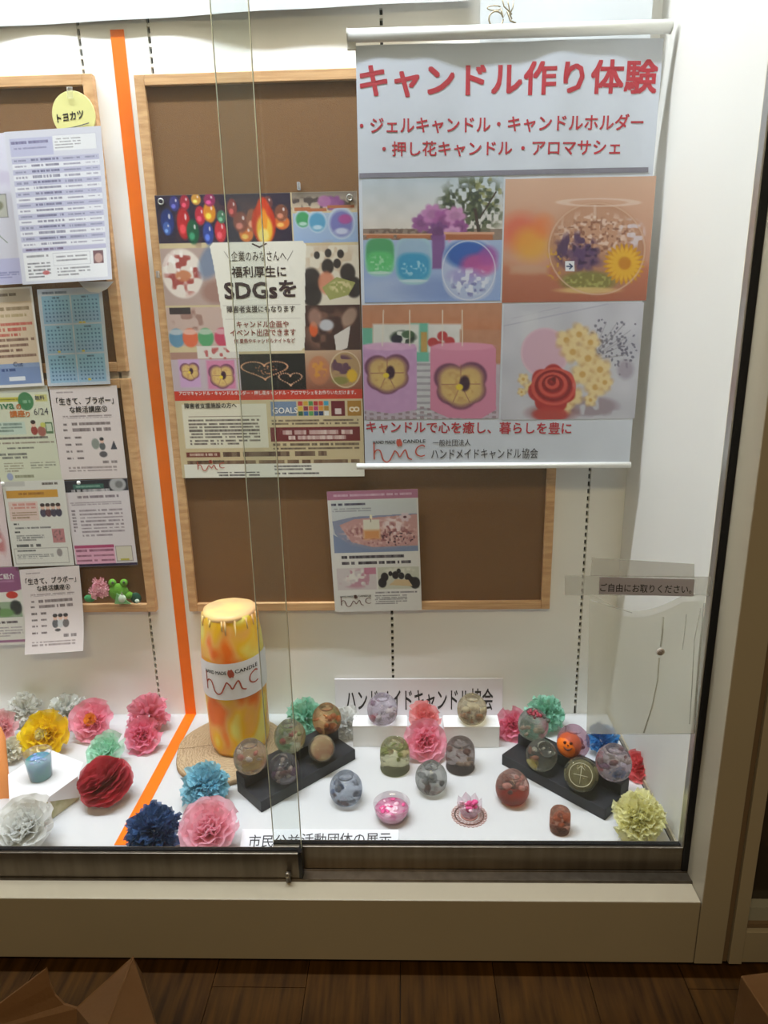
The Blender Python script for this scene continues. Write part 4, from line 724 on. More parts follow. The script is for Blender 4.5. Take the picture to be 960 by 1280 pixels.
# ================================================================ GEL CANDLE BALLS
def fit(cx, cy, rpx, zb, hz=.92):
    r = .03
    for _ in range(6): p = atZ(cx, cy, zb+r*hz); r = rpx*depth(p)/FPX
    return p, r
SHELL = mat('shell_cream', (226, 206, 180), .5, var=.2, vscale=60)
PROFS = {
 'ball': [(.0, 0), (.42, 0), (.56, .03), (.74, .16), (.9, .38), (.985, .66), (1, .92), (.965, 1.2), (.86, 1.46), (.7, 1.66), (.57, 1.76), (.53, 1.83), (.5, 1.86), (.46, 1.83), (.44, 1.72), (.3, 1.66), (0, 1.64)],
 'dome': [(.0, 0), (.7, 0), (.8, .03), (.9, .14), (.98, .4), (1, .7), (.94, 1.05), (.78, 1.36), (.6, 1.52), (.5, 1.58), (.44, 1.5), (.3, 1.44), (0, 1.42)],
 'cup': [(.0, 0), (.84, 0), (.93, .05), (.96, .14), (.9, .26), (.93, .5), (.96, .9), (.95, 1.3), (.9, 1.62), (.78, 1.86), (.7, 1.92), (.68, 1.98), (.62, 2.0), (.56, 1.95), (.54, 1.75), (.4, 1.66), (0, 1.64)],
 'stub': [(.0, 0), (.8, 0), (.94, .08), (1, .5), (1, 1.6), (.96, 2.1), (.84, 2.32), (.7, 2.38), (.6, 2.34), (.5, 2.2), (0, 2.16)],
}
def globe(cx, cy, rpx, zb, label, tint, items, prof='ball', tilt=None, liquid=None, clear=.3, group='clear gel candles in round glasses', seed=1, hz=.92, pre=None):
    p, r = fit(cx, cy, rpx, zb, hz)
    loc = Vector((p.x, p.y, zb)); rot = (0, 0, 0)
    if abs(zb-ZF-.027) < 1e-6: loc += Vector((-.0040 if cx < 500 else .0040, .0040, 0)); r *= .96
    t = thing('gel_candle', loc, label, 'candle', group)
    q = Matrix.Identity(3); sh = Vector((0, 0, 0))
    if tilt: q = (Matrix.Rotation(tilt[1], 3, 'Z') @ Matrix.Rotation(tilt[0], 3, 'X')); sh = Vector((0, 0, r*1.03))-q @ Vector((0, 0, r*(.93 if prof == 'ball' else .7)))
    T = lambda v: q @ Vector(v)+sh
    m = MB(); m.lathe([(a*r, b*r) for a, b in PROFS[prof]], 40); m.v = [tuple(T(v)) for v in m.v]
    m.build('glass', gel('gel_%d_%d_%d' % tint, tuple(int(255-(255-v)*.6) for v in tint), clear, .5, 1.1/r), t, smooth=True, local=True)
    rd = random.Random(seed)
    top = {'ball': 1.3, 'dome': 1.2, 'cup': 1.4, 'stub': 1.9}[prof]; wide = {'ball': .62, 'dome': .62, 'cup': .66, 'stub': .66}[prof]
    for name, col, n, size, zlo, zhi in items:
        m = MB()
        for i in range(n):
            a = rd.uniform(0, 6.283); z = rd.uniform(zlo, zhi); R = wide*math.sqrt(max(.05, 1-((z-.85)/1.0)**2)) if prof == 'ball' else wide
            rr = R*math.sqrt(rd.uniform(.25, 1)); s = size*rd.uniform(.7, 1.2)*r
            rt = Matrix.Rotation(rd.uniform(0, 6), 3, 'Z') @ Matrix.Rotation(rd.uniform(-1.2, 1.2), 3, 'X')
            m.ball((rr*r*math.cos(a), rr*r*math.sin(a), z*r), (s, s*rd.uniform(.5, .95), s*rd.uniform(.25, .8)), 10, rt)
        m.v = [tuple(T(v)) for v in m.v]; m.build(name, col, t, smooth=True, local=True, kind='stuff' if n > 1 else None)
    if liquid:
        c, h = liquid; m = MB(); pr = [(a*r*.94, b*r+.001) for a, b in PROFS[prof] if b <= h and a > 0]; m.lathe([(0, .001)]+pr+[(0, h*r)], 28); m.v = [tuple(T(v)) for v in m.v]; m.build('tinted_layer', c, t, smooth=True, local=True)
    return t, r, T
PET = lambda n, c: mat('petal_'+n, tuple(int(255-(255-v)*.82) for v in c), .5, var=.3, vscale=80)
R_ = PET('red', (176, 40, 50)); PK = PET('pink', (222, 90, 130)); YL = PET('yellow', (222, 196, 70)); GN = PET('green', (130, 140, 60)); WH = PET('white', (236, 230, 218)); BRN = PET('brown', (110, 62, 48)); OG = PET('orange', (226, 120, 40)); PU = PET('plum', (100, 50, 84)); BK = PET('dark', (46, 36, 40)); CO = PET('copper', (178, 102, 66)); GY = PET('grey', (120, 120, 124)); BL = PET('blue', (60, 80, 120))
z1, z2 = ZF+.027, ZF+.052
globe(313, 945.5, 21, z2, 'gel ball with a pale red shell, leftmost on the left black stand', (206, 196, 186), [('shell', mat('shell_rose', (190, 110, 96), .5), 2, .24, .9, 1.2), ('petals', WH, 4, .16, .5, 1.2)], seed=2)
globe(362.5, 920, 19.8, z2, 'greenish gel ball with a dark red petal, mid upper step of left stand', (206, 208, 184), [('petals', R_, 3, .2, .5, .9), ('leaves', GN, 4, .2, .9, 1.4), ('shell', SHELL, 4, .18, .4, 1.1)], seed=3)
globe(408.5, 898, 18.2, z2, 'amber gel ball at the right end of the upper step on the left stand', (220, 176, 120), [('flowers', CO, 6, .24, .6, 1.3), ('base_petals', PU, 4, .26, .2, .4), ('gold_petals', OG, 4, .2, .7, 1.3)], seed=4)
globe(357, 963, 19.6, z1, 'purplish gel ball lying on the lower step of the left stand', (192, 182, 190), [('petals', PU, 3, .2, .5, 1.1), ('shells', SHELL, 6, .2, .6, 1.3), ('dark_petals', BRN, 3, .22, .6, 1.1)], tilt=(.55, -.3), seed=5)
globe(404, 938, 17.6, z1, 'tipped gel ball showing a flat sandy base, lower step of left stand', (214, 206, 180), [('sand', mat('sand', (214, 196, 160), .8), 1, .7, .5, .55), ('red_flakes', R_, 5, .13, .2, .6)], prof='dome', tilt=(-2.15, .2), liquid=(mat('wax_beige', (206, 186, 150), .5, col2=(180, 120, 96), vscale=40), .35), seed=6)
globe(666.5, 905.5, 19, z2, 'gel ball heaped with dark red berries on the upper step of the right stand', (204, 204, 196), [('shells', SHELL, 5, .2, .4, 1.0)], seed=7)
g = globe(716.5, 927, 20.2, z2, 'orange pumpkin-faced gel ball in the middle of the upper step on the right stand', (214, 180, 196), [('plum_petals', PU, 5, .3, .4, 1.2)], clear=.8, seed=8)
globe(767, 953, 22, z2, 'mauve gel ball at the right end of the upper step on the right stand', (206, 192, 196), [('petals', PU, 2, .24, .6, .9), ('pale_petals', WH, 5, .24, .7, 1.3), ('leaves', BRN, 3, .24, .6, 1.2)], seed=9)
globe(675, 946.5, 20.2, z1, 'gel ball with red star and yellow base, lower step of right stand', (206, 208, 190), [('yellow_wax', YL, 1, .44, .35, .36), ('star', PET('rust', (150, 66, 40)), 2, .22, .8, 1.0), ('white_chips', WH, 3, .16, .8, 1.1)], tilt=(.6, .35), seed=10)
gt = globe(724.5, 971, 22, z1, 'olive gel ball tipped to show a crossed line on its base, right stand', (196, 190, 158), [('swirl', mat('swirl_olive', (170, 164, 128), .4), 5, .3, .4, 1.1)], prof='dome', tilt=(-2.15, -.32), liquid=(mat('wax_olive', (150, 144, 110), .35, col2=(120, 112, 80), vscale=40), .3), seed=11)
# details on three of them
t, r, T = globe(478, 886.5, 19.2, RL[2], 'clear gel ball with a red petal standing on the left white box', (222, 214, 222), [('red_petal', R_, 1, .3, .4, .42), ('white_petals', WH, 4, .22, .3, .9), ('mauve_petals', PU, 3, .13, .9, 1.2)], seed=12)
globe(590, 886.5, 18.6, RR[2], 'yellowish gel ball with brown chips standing on the right white box', (218, 206, 172), [('chips', CO, 5, .16, .3, .7), ('pale_petals', WH, 4, .24, .7, 1.1), ('dark_chips', BRN, 3, .12, .3, .6)], seed=13)
globe(493.5, 944, 19.5, ZF, 'tall glass of olive leaves in front of the left white box', (214, 214, 176), [('leaves', GN, 9, .24, 1.0, 1.5), ('flower', SHELL, 4, .3, .9, 1.3)], prof='cup', seed=14, group='gel candles in straight cups', hz=1.0)
globe(575.5, 943, 19, ZF, 'straight smoky brown glass cup in front of the right white box', (182, 170, 164), [('chips', BRN, 8, .2, .5, 1.5), ('pale_chips', SHELL, 3, .22, .5, 1.1)], prof='cup', seed=15, group='gel candles in straight cups', hz=1.0)
globe(539, 972, 20, ZF, 'smoky grey gel ball between the two cups, in front of the pink flower', (190, 192, 186), [('grey_petals', GY, 5, .2, .4, 1.2), ('brown_petal', BRN, 2, .2, .2, .4)], seed=16)
globe(432.5, 985, 20.6, ZF, 'silvery blue gel ball alone on the shelf in front of the left stand', (190, 198, 208), [('blue_chips', BL, 3, .22, .4, .9), ('silver_chips', GY, 5, .2, .6, 1.3), ('red_chips', BRN, 3, .16, .2, .5)], seed=17)
globe(640.5, 984, 21, ZF, 'copper gel ball with a clear orange lower half below the right stand', (226, 190, 176), [('dark_petals', BK, 6, .2, .7, 1.0), ('rose_petals', PET('rose', (206, 150, 144)), 5, .26, .9, 1.4), ('bronze_petals', BRN, 5, .22, 1.0, 1.5)], liquid=(gel('orange_jelly', (240, 130, 70), .5, 0), .62), seed=18)
globe(700, 1026, 12.8, ZF, 'small brown gel candle cup in front of the right stand', (210, 150, 120), [('brown_petals', BRN, 8, .36, .2, 1.1), ('amber_petals', CO, 8, .34, 1.0, 1.9)], prof='stub', seed=19, group='gel candles in straight cups', hz=1.1)
# pumpkin half
t, r, T = g
m = MB(); m.ball((-.3*r, -.26*r, .88*r), (.74*r, .76*r, .76*r), 28); m.build('pumpkin', mat('pumpkin_orange', (240, 116, 20), .4, var=.15, vscale=30), t, smooth=True, local=True)
d0 = (Vector((0, 0, H))-Vector(t.location)-Vector((-.3*r, -.26*r, .88*r))).normalized(); R1 = d0.cross(Vector((0, 0, 1))).normalized()*-1; U1 = R1.cross(d0)*-1
if U1.z < 0: U1 = -U1
def onp(x, y, R=.775): 
    v = d0*math.sqrt(max(.05, 1-x*x-y*y))+R1*x+U1*y; return Vector((-.3*r, -.26*r, .88*r))+v.normalized()*R*r*1.02
m = MB()
for ex in (-.34, .12): m.ball(onp(ex, .12), (.1*r, .07*r, .1*r), 8)
m.ball(onp(-.1, -.06), (.05*r, .05*r, .05*r), 8); m.tube([onp(-.42+.66*i/10, -.2-.2*math.sin(math.pi*i/10)) for i in range(11)], [.02*r+.05*r*math.sin(math.pi*i/10) for i in range(11)], 6)
m.build('carved_face', mat('face_brown', (96, 40, 16), .6), t, smooth=True, local=True)
MB().tube([(-.5*r, 0, 1.55*r), (-.52*r, 0, 2.05*r)], .0008, 6).build('wick', BK, t, local=True)
# berries heaped on the first of the right stand
t = [o for o in C.objects if o.get('label', '').startswith('gel ball heaped')][0]; r = .034; rd = random.Random(4); m = MB()
for i in range(20): a = rd.uniform(0, 6.28); q = rd.uniform(0, .55)*r; m.ball((q*math.cos(a)-.05*r, q*math.sin(a)-.1*r, (1.66+rd.uniform(0, .3))*r), rd.uniform(.09, .14)*r, 8)
m.build('berries', PET('berry_red', (146, 18, 36)), t, smooth=True, local=True, kind='stuff')
m = MB(); m.ball((.62*r, -.2*r, 1.62*r), .15*r, 10).ball((.92*r, -.3*r, 1.42*r), .16*r, 10).tube([(.2*r, 0, 1.7*r), (.5*r, -.12*r, 1.78*r), (.62*r, -.2*r, 1.64*r)], .0006, 5).tube([(.2*r, 0, 1.7*r), (.7*r, -.2*r, 1.72*r), (.92*r, -.3*r, 1.44*r)], .0006, 5); m.build('dark_berries', PET('berry_green', (52, 60, 46)), t, smooth=True, local=True)
# crossed line on the tipped olive ball
t, r, T = gt
m = MB(); 
for a, b in (((-.4, 0), (.4, .04)), ((.02, -.5), (-.02, .5)), ((-.22, -.3), (.0, -.5)), ((.22, -.3), (.0, -.5))): m.tube([T((a[0]*r, a[1]*r, -.012*r)), T((b[0]*r, b[1]*r, -.012*r))], .0006, 6)
m.tube([T((.66*r*math.cos(i*.3), .66*r*math.sin(i*.3), -.01*r)) for i in range(21)], .0007, 6, closed=True); m.build('raised_cross', mat('clear_line', (196, 190, 158), .2), t, smooth=True, local=True)
# pink dish and lotus glass
p = atZ(490, 1022, ZF); r = 23*depth(p)/FPX; t = thing('glass_dish', (p.x, p.y, ZF), 'shallow clear glass dish filled with pink petals', 'dish')
MB().lathe([(0, 0), (.6*r, 0), (.72*r, .05*r), (.9*r, .4*r), (1.0*r, .95*r), (.975*r, .95*r), (.86*r, .42*r), (.68*r, .12*r), (0, .08*r)], 40).build('dish_glass', film('dish_glass', (240, 226, 232), .12, .05, (.98, .94, .96), .16), t, smooth=True, local=True)
MB().lathe([(0, .09*r), (.66*r, .13*r), (.84*r, .42*r), (.9*r, .6*r), (0, .62*r)], 36).build('pink_gel', mat('pink_gel', (226, 104, 158), .3, col2=(244, 188, 210), vscale=70, transl=.3), t, smooth=True, local=True)
rd = random.Random(8); 
for nm, c, n in (('magenta_petals', PET('magenta', (224, 50, 120)), 9), ('pale_pink_petals', PET('pale_pink', (250, 196, 214)), 15)):
    m = MB()
    for i in range(n): a = rd.uniform(0, 6.28); q = rd.uniform(.1, .72)*r; s = rd.uniform(.1, .2)*r; m.ball((q*math.cos(a), q*math.sin(a), .63*r), (s, s*.7, s*.25), 10, Matrix.Rotation(rd.uniform(0, 6), 3, 'Z') @ Matrix.Rotation(rd.uniform(-.4, .4), 3, 'X'))
    m.build(nm, c, t, smooth=True, local=True, kind='stuff')
p = atZ(586.5, 1019, ZF); r = 22*depth(p)/FPX; PL = mat('doily_rose', (190, 138, 126), .5)
m = MB()
for k in range(26):
    a = 6.283*k/26; m.tube([(r*.93*math.cos(a)+r*.085*math.cos(q*.785), r*.93*math.sin(a)+r*.085*math.sin(q*.785), .0012) for q in range(8)], .0007, 5, closed=True)
    m.tube([(r*.74*math.cos(a), r*.74*math.sin(a), .0012), (r*.8*math.cos(a+.05), r*.8*math.sin(a+.1), .0012)], .0007, 5)
m.lathe([(.0, .0004), (.5*r, .0004), (.5*r, .0018), (0, .0018)], 30)
for k in range(20): a = 6.283*k/20; m.tube([(r*.66*math.cos(a)+r*.07*math.cos(q*.785), r*.66*math.sin(a)+r*.07*math.sin(q*.785), .0012) for q in range(8)], .0006, 5, closed=True); m.lathe([(.79*r, .0006), (.83*r, .0006), (.83*r, .0018), (.79*r, .0018)], 40, caps=False)
m.v = [(x+p.x, y+p.y, z+ZF) for x, y, z in m.v]; m.build('doily', PL, label='round rose-coloured lace doily under the lotus glass', cat='doily')
t = thing('lotus_glass', (p.x, p.y, ZF+.0019), 'small lotus-shaped glass of pink petals on a lace doily', 'candle'); m = MB()
for k in range(8):
    a = 6.283*k/8+.2; V = []; F = []
    for i in range(6):
        for j in range(5):
            s = i/5; u = (j-2)/2; rad = r*(.28+.46*math.sin(s*1.25)); wd = r*.3*math.sqrt(max(0, 1-(1.15*s-.15)**4))*(.55+.45*math.sin(s*2.2))+.0005; z = r*(.06+.95*s*s*.5+.5*s)-abs(u)*.1*r*s; V.append((rad*math.cos(a)-u*wd*math.sin(a), rad*math.sin(a)+u*wd*math.cos(a), z))
    for i in range(5):
        for j in range(4): F.append((i*5+j, i*5+j+1, i*5+j+6, i*5+j+5))
    m.add(V, F)
m.lathe([(0, 0), (.42*r, 0), (.42*r, .06*r), (.25*r, .1*r), (0, .1*r)], 24); m.build('lotus_cup', film('lotus_glass', (246, 214, 226), .25, .05, (.98, .9, .94), .2), t, smooth=True, local=True)
m = MB(); m2 = MB(); rd = random.Random(12)
for i in range(30): a = rd.uniform(0, 6.28); q = rd.uniform(0, .45)*r; s = rd.uniform(.1, .2)*r; (m if i % 2 else m2).ball((q*math.cos(a), q*math.sin(a), rd.uniform(.25, .8)*r), (s, s*.8, s*.5), 8, Matrix.Rotation(rd.uniform(-1, 1), 3, 'X'))
m.build('magenta_petals', PET('magenta', (224, 50, 120)), t, smooth=True, local=True, kind='stuff'); m2.build('pale_pink_petals', PET('pale_pink', (250, 196, 214)), t, smooth=True, local=True, kind='stuff')
# ================================================================ BIG PILLAR CANDLE ON A WOOD SLICE
p = atZ(290, 936, ZF+.006); rx = abs(atZ(221, 936, ZF).x-atZ(357, 936, ZF).x)/2
t = thing('wood_slice', (p.x, p.y, ZF), 'pale round wood slice under the tall orange candle', 'wood slice')
wb_ = lambda a, z: 1+.025*math.sin(3*a+1)+.015*math.sin(7*a)
SLH = .012; MB().lathe([(rx*.98, 0), (rx, .002), (rx*1.0, SLH-.002), (rx*.985, SLH-.0003)], 64, wob=wb_).build('bark', mat('bark_tan', (176, 146, 108), .8, var=.3, vscale=60, bump=.4, bscale=120), t, smooth=True, local=True)
def rings():
    m = mat('slice_wood', (206, 180, 140), .7, bump=.1); nt = m.node_tree; N = nt.nodes; L = nt.links; tc = N.new('ShaderNodeTexCoord'); wv = N.new('ShaderNodeTexWave'); wv.wave_type = 'RINGS'; wv.rings_direction = 'Z'; wv.inputs['Scale'].default_value = 46; wv.inputs['Distortion'].default_value = 16; wv.inputs['Detail'].default_value = 3
    rp = N.new('ShaderNodeValToRGB'); rp.color_ramp.elements[0].color = (*lin((160, 136, 104)), 1); rp.color_ramp.elements[1].color = (*lin((190, 166, 130)), 1); L.new(tc.outputs['Object'], wv.inputs[0]); L.new(wv.outputs[0], rp.inputs[0]); L.new(rp.outputs[0], N['Principled BSDF'].inputs['Base Color']); return m
MB().lathe([(rx*.984, SLH-.0002), (rx*.984, SLH+.0002), (0, SLH+.0002)], 64, wob=wb_).build('cut_face', rings(), t, smooth=False, local=True)
Ink(lambda u, v, off: Vector((p.x, p.y, ZF+SLH+.0006))+Vector((u, v, 0))).stroke([(-rx*.95, -rx*.06), (-rx*.7, -.005), (-rx*.45, rx*.04), (-rx*.2, rx*.06)], .0016).build('crack', mat('crack_brown', (104, 76, 50), .8), t)
q = atZ(296, 949, ZF+SLH); rc = 37*depth(q)/FPX; cc = Vector((atZ(298, 935, ZF+SLH).x, q.y+rc, ZF+SLH))
ztop = cc.z+.3
for _ in range(40):
    c2 = np.array([cc.x, cc.y, ztop-H]); yy = 640-FPX*(c2@CU)/(c2@CF); ztop += (yy-759)*.0006
hc = ztop-cc.z
t = thing('pillar_candle', cc, 'tall orange and yellow marbled pillar candle with a white logo band', 'candle')
def wax():
    m = mat('marbled_wax', (250, 140, 30), .35, spec=.5, bump=.25, bscale=35); nt = m.node_tree; N = nt.nodes; L = nt.links; tc = N.new('ShaderNodeTexCoord'); mp = N.new('ShaderNodeMapping'); mp.inputs['Scale'].default_value = (1, 1, .75)
    nz = N.new('ShaderNodeTexNoise'); nz.inputs['Scale'].default_value = 13; nz.inputs['Detail'].default_value = 1.5; nz.inputs['Distortion'].default_value = .3; rp = N.new('ShaderNodeValToRGB'); e = rp.color_ramp.elements
    e[0].position = .38; e[0].color = (*lin((255, 120, 10)), 1); e[1].position = .62; e[1].color = (*lin((250, 236, 120)), 1); e2 = e.new(.46); e2.color = (*lin((255, 184, 90)), 1); e3 = e.new(.53); e3.color = (*lin((255, 196, 24)), 1)
    L.new(tc.outputs['Object'], mp.inputs[0]); L.new(mp.outputs[0], nz.inputs[0]); L.new(nz.outputs[0], rp.inputs[0]); b = N['Principled BSDF']; L.new(rp.outputs[0], b.inputs['Base Color']); b.inputs['Subsurface Weight'].default_value = .25; b.inputs['Subsurface Radius'].default_value = (.02, .01, .004); b.inputs['Subsurface Scale'].default_value = .6; return m
rw = lambda z: rc*(.9+.1*min(1, z/.02))*(1+.035*math.sin(z*9))
prof = [(0, 0)]+[(rw(z)*(1-.13*max(0, (z/hc-.72)/.28)**1.5), z) for z in np.linspace(0, hc*.97, 26)]+[(rc*.86, hc*.985), (rc*.8, hc*.997), (rc*.7, hc)]
MB().lathe(prof, 56, wob=lambda a, z: 1+.012*math.sin(5*a+z*14)+.008*math.sin(11*a-z*30)).build('wax_body', wax(), t, smooth=True, local=True)
m = MB(); zt = hc; m.lathe([(rc*.74, zt*.972), (rc*.865, zt*.965), (rc*.9, zt*.975), (rc*.86, zt*.995), (rc*.74, zt*1.006), (0, zt*1.006)], 56, wob=lambda a, z: 1+.02*math.sin(3*a)+.012*math.sin(9*a))
rd = random.Random(21)
for k in range(18):
    a = 6.283*k/18+rd.uniform(-.15, .15); ln = rd.uniform(.012, .035)*(2.4 if k % 5 == 0 else 1); m.tube([(rc*.875*math.cos(a), rc*.875*math.sin(a), zt*.978), (rc*.915*math.cos(a), rc*.915*math.sin(a), zt*.975-ln*.5), (rc*.94*math.cos(a), rc*.94*math.sin(a), zt*.975-ln)], [.003, .0026, .0015], 6)
m.build('melted_crown', mat('crown_wax', (255, 240, 150), .3, col2=(255, 206, 150), vscale=12, bump=.3, bscale=60, transl=.2), t, smooth=True, local=True, kind='stuff')
# curved label, uv across the front of the cylinder
thc = math.atan2(-cc.y, -cc.x); zc = lambda y: atY(290, y, cc.y-rc).z
def lab(u, v, off):
    a = thc+(u-.5)*math.radians(176); zz = (zc(827)+(zc(872)-zc(827))*v)-cc.z-.003*math.sin(u*3.14)+.009*(u-.5); R = rw(zz)*1.02+.0016+off; return cc+Vector((R*math.cos(a), R*math.sin(a), zz))
m = MB(); nu = 30
V = [lab(i/nu, v, 0) for v in (0, .25, .5, .75, 1) for i in range(nu+1)]; m.add(V, [(j*(nu+1)+i, j*(nu+1)+i+1, (j+1)*(nu+1)+i+1, (j+1)*(nu+1)+i) for j in range(4) for i in range(nu)]); m.build('label_band', mat('label_white', (240, 238, 238), .4), t, smooth=True)
hmc_logo(lab, .17, .16, .76, .84, t, mat('label_logo_red', (176, 78, 56)), .016)
# ================================================================ TISSUE PAPER FLOWERS
def tissue(name, c, c2=None):
    f = lambda c: tuple(int(255-(255-v)*(.62 if min(c) > 60 else .85)) for v in c)
    c2 = f(c2 or tuple(int(v*.9) for v in c)); c = f(c)
    return mat('tissue_'+name, c, .75, col2=c2, vscale=26, transl=.5, spec=.1, sheer=.16)
def flower(cx, cy, rpx, m, label, style='pom', axis=(0, -.55, 1), n=60, seed=1, flat=.75, rough=1.0, core=None, lift=0, name='paper_flower', zb=ZF, yfix=None):
    rd = random.Random(seed); rr = rpx*1.0
    if yfix is not None: p = atY(cx, cy, yfix); R = rpx*depth(p)/FPX; p.z = max(p.z, zb+R*.55)
    else:
        p, R = fit(cx, cy, rpx, zb+lift, .72)
        if p.y > YB-.75*R: p = atY(cx, cy, YB-.75*R)
    ax = Vector(axis).normalized(); t1 = ax.orthogonal().normalized(); t2 = ax.cross(t1)
    t = thing(name, (p.x, p.y, zb), label, 'paper flower', 'tissue paper flowers'); O = Vector((0, 0, p.z-zb)); mb = MB(); fl = zb
    def petal(base, d, side, up, L, Wd, curl, ruf, jag, nu=7, nv=5):
        V = []; F = []; ph = rd.uniform(0, 6); k = rd.uniform(2.2, 3.4)
        for i in range(nv):
            s = i/(nv-1)
            for j in range(nu):
                u = (j/(nu-1)-.5)*2; wd = Wd*(.18+.82*s**.7); q = base+d*(L*s)+side*(u*wd)+up*(curl*L*s*s-curl*.5*L*u*u*s)+up*(ruf*L*s*math.sin(ph+u*k*2.2)*.5)
                if i == nv-1: q = q+d*(L*(rd.uniform(-jag, jag)-.18*u*u))
                lim = -(p.z-zb)+.0012
                if (q-O).z < lim-O.z*0+0: pass
                q = O+q
                if q.z < .001: q.z = .001+rd.random()*.002
                V.append(q)
        for i in range(nv-1):
            for j in range(nu-1): F.append((i*nu+j, i*nu+j+1, (i+1)*nu+j+1, (i+1)*nu+j))
        mb.add(V, F)
    for i in range(n):
        f = (i+.5)/n; az = i*2.39996+rd.uniform(-.25, .25); rdl = t1*math.cos(az)+t2*math.sin(az); sd = t1*-math.sin(az)+t2*math.cos(az)
        if style == 'pom':
            th = math.acos(1-1.12*f); d = ax*math.cos(th)+rdl*math.sin(th); tw = rd.uniform(0, 6.28); s1 = (sd*math.cos(tw)+d.cross(sd)*math.sin(tw)).normalized(); up = d.cross(s1)
            petal(d*R*.12, d, s1, up, R*.86*rd.uniform(.84, 1.12), R*.36*rough, rd.uniform(-.3, .3), .34*rough, .11)
        elif style == 'rose':
            ro = .12+.88*f; th = .15+1.35*f; d = (ax*math.cos(th)+rdl*math.sin(th)).normalized(); up = (ax*math.sin(th)-rdl*math.cos(th))
            petal(rdl*R*.05*ro-ax*R*.12, d, sd, up, R*(.62+.42*f)*rd.uniform(.92, 1.08), R*(.3+.36*f), .22, .16*rough, .04, 9, 6)
        else:   # pleated: straight fan folds
            th = math.acos(1-1.05*f); d = ax*math.cos(th)+rdl*math.sin(th); s1 = (t1*.8+sd*.3).normalized(); s1 = (s1-d*s1.dot(d)).normalized(); up = d.cross(s1)
            petal(d*R*.05, d, s1, up, R*.95*rd.uniform(.9, 1.06), R*.42, .05, .07, .04, 6, 4)
    mb.build('petals', m, t, smooth=True, kind=None, local=True)
    if core:
        cm, cr, cn = core; mb2 = MB(); 
        for i in range(cn):
            th = math.acos(1-.6*(i+.5)/cn); az = i*2.4; rdl = t1*math.cos(az)+t2*math.sin(az); d = ax*math.cos(th)+rdl*math.sin(th); s1 = ax.cross(d).normalized() if th > .1 else t1; V = []
            for s in (0, .5, 1):
                for u in (-1, 0, 1): V.append(O+ax*R*.32+d*(R*cr*s)+s1*(u*R*cr*.35*(.3+.7*s))+d.cross(s1)*(u*u*R*.05)+Vector((0, 0, rd.uniform(0, .05)*R)))
            mb2.add(V, [(k+j, k+j+1, k+j+4, k+j+3) for k in (0, 3) for j in (0, 1)])
        mb2.build('centre', cm, t, smooth=True, local=True)
    return t
PKt = tissue('pink', (255, 150, 176), (250, 122, 152)); HOT = tissue('deep_pink', (250, 112, 150), (236, 84, 126)); MINT = tissue('mint', (140, 224, 190), (112, 206, 166)); WHT = tissue('white', (244, 244, 238), (226, 226, 220)); CRM = tissue('cream', (252, 248, 172), (238, 234, 136))
flower(193, 1039, 33, tissue('navy', (52, 92, 152), (34, 66, 118)), 'dark blue paper flower at the front beside the orange tape', n=150, seed=31, rough=.66)
flower(262, 1036, 36, tissue('baby_pink', (255, 178, 196), (252, 160, 182)), 'light pink ruffled paper flower at the front right of the dark blue one', 'rose', n=46, seed=32)
flower(257, 983, 29, tissue('sky_blue', (110, 204, 226), (84, 182, 210)), 'light blue fringed paper flower in front of the wood slice', n=150, seed=33, rough=.72, zb=ZF+.0)
flower(797, 1022, 32, CRM, 'cream yellow fringed paper flower in the front right corner', n=140, seed=34, rough=.8)
flower(798, 957, 20, tissue('red_coral', (246, 66, 66), (226, 60, 70)), 'small red paper flower against the right wall', 'rose', n=26, seed=35, axis=(-.5, -.6, .7))
flower(531, 925, 27, PKt, 'pale pink paper flower leaning in the gap between the white boxes', 'rose', n=34, seed=36, axis=(0, -1, .55), lift=.004)
flower(531, 899, 22, tissue('coral', (246, 120, 116), (226, 80, 84)), 'coral paper flower behind the pale pink one, between the white boxes', 'rose', n=26, seed=37, axis=(.1, -.5, 1), lift=.012)
flower(640, 905, 22, HOT, 'deep pink paper flower between the right white box and the right stand', 'rose', n=28, seed=38, axis=(-.2, -1, .5))
flower(681, 894, 24, MINT, 'mint green paper flower behind the berry-topped gel ball', n=70, seed=39, rough=.9, axis=(.1, -.8, .8))
flower(383, 897, 25, MINT, 'mint green paper flower behind the left black stand', n=60, seed=40, rough=.9, axis=(0, -.7, .8))
flower(433, 904, 21, WHT, 'white paper flower beside the left white box', n=60, seed=41, rough=.9, axis=(0, -.8, .8))
flower(752, 926, 21, tissue('strong_blue', (52, 156, 222), (32, 120, 196)), 'bright blue paper flower half hidden behind the clear pouch', n=50, seed=42, rough=.9)
flower(186, 894, 26, tissue('rose_pink', (250, 130, 158), (240, 104, 138)), 'pink paper flower nearest the orange tape at the back wall', n=46, seed=43, rough=1.2, axis=(0, -.8, .8))
flower(179, 919, 24, HOT, 'deep pink paper flower in front of the one nearest the orange tape', 'rose', n=30, seed=44, axis=(.1, -.9, .6))
flower(117, 901, 27, PKt, 'pink paper flower with an orange centre at the back wall', 'rose', n=34, seed=45, axis=(.1, -.9, .7), core=(tissue('orange_core', (250, 180, 40), (240, 150, 30)), .34, 30))
flower(57, 918, 30, tissue('yellow', (255, 230, 0), (250, 214, 0)), 'bright yellow paper flower with a pale centre behind the teal cup', 'rose', n=44, seed=46, axis=(.05, -.9, .6), core=(tissue('pale_core', (246, 236, 150)), .3, 24))
flower(133, 939, 24, tissue('mint_pale', (142, 222, 180), (170, 232, 200)), 'mint green paper flower with pale edges above the red one', 'rose', n=32, seed=47, axis=(-.2, -.6, .9))
flower(133, 978, 33, tissue('red', (206, 40, 54), (170, 26, 40)), 'large red pleated paper flower beside the white paper sheet', 'fan', n=70, seed=48, axis=(.1, -.6, .9))
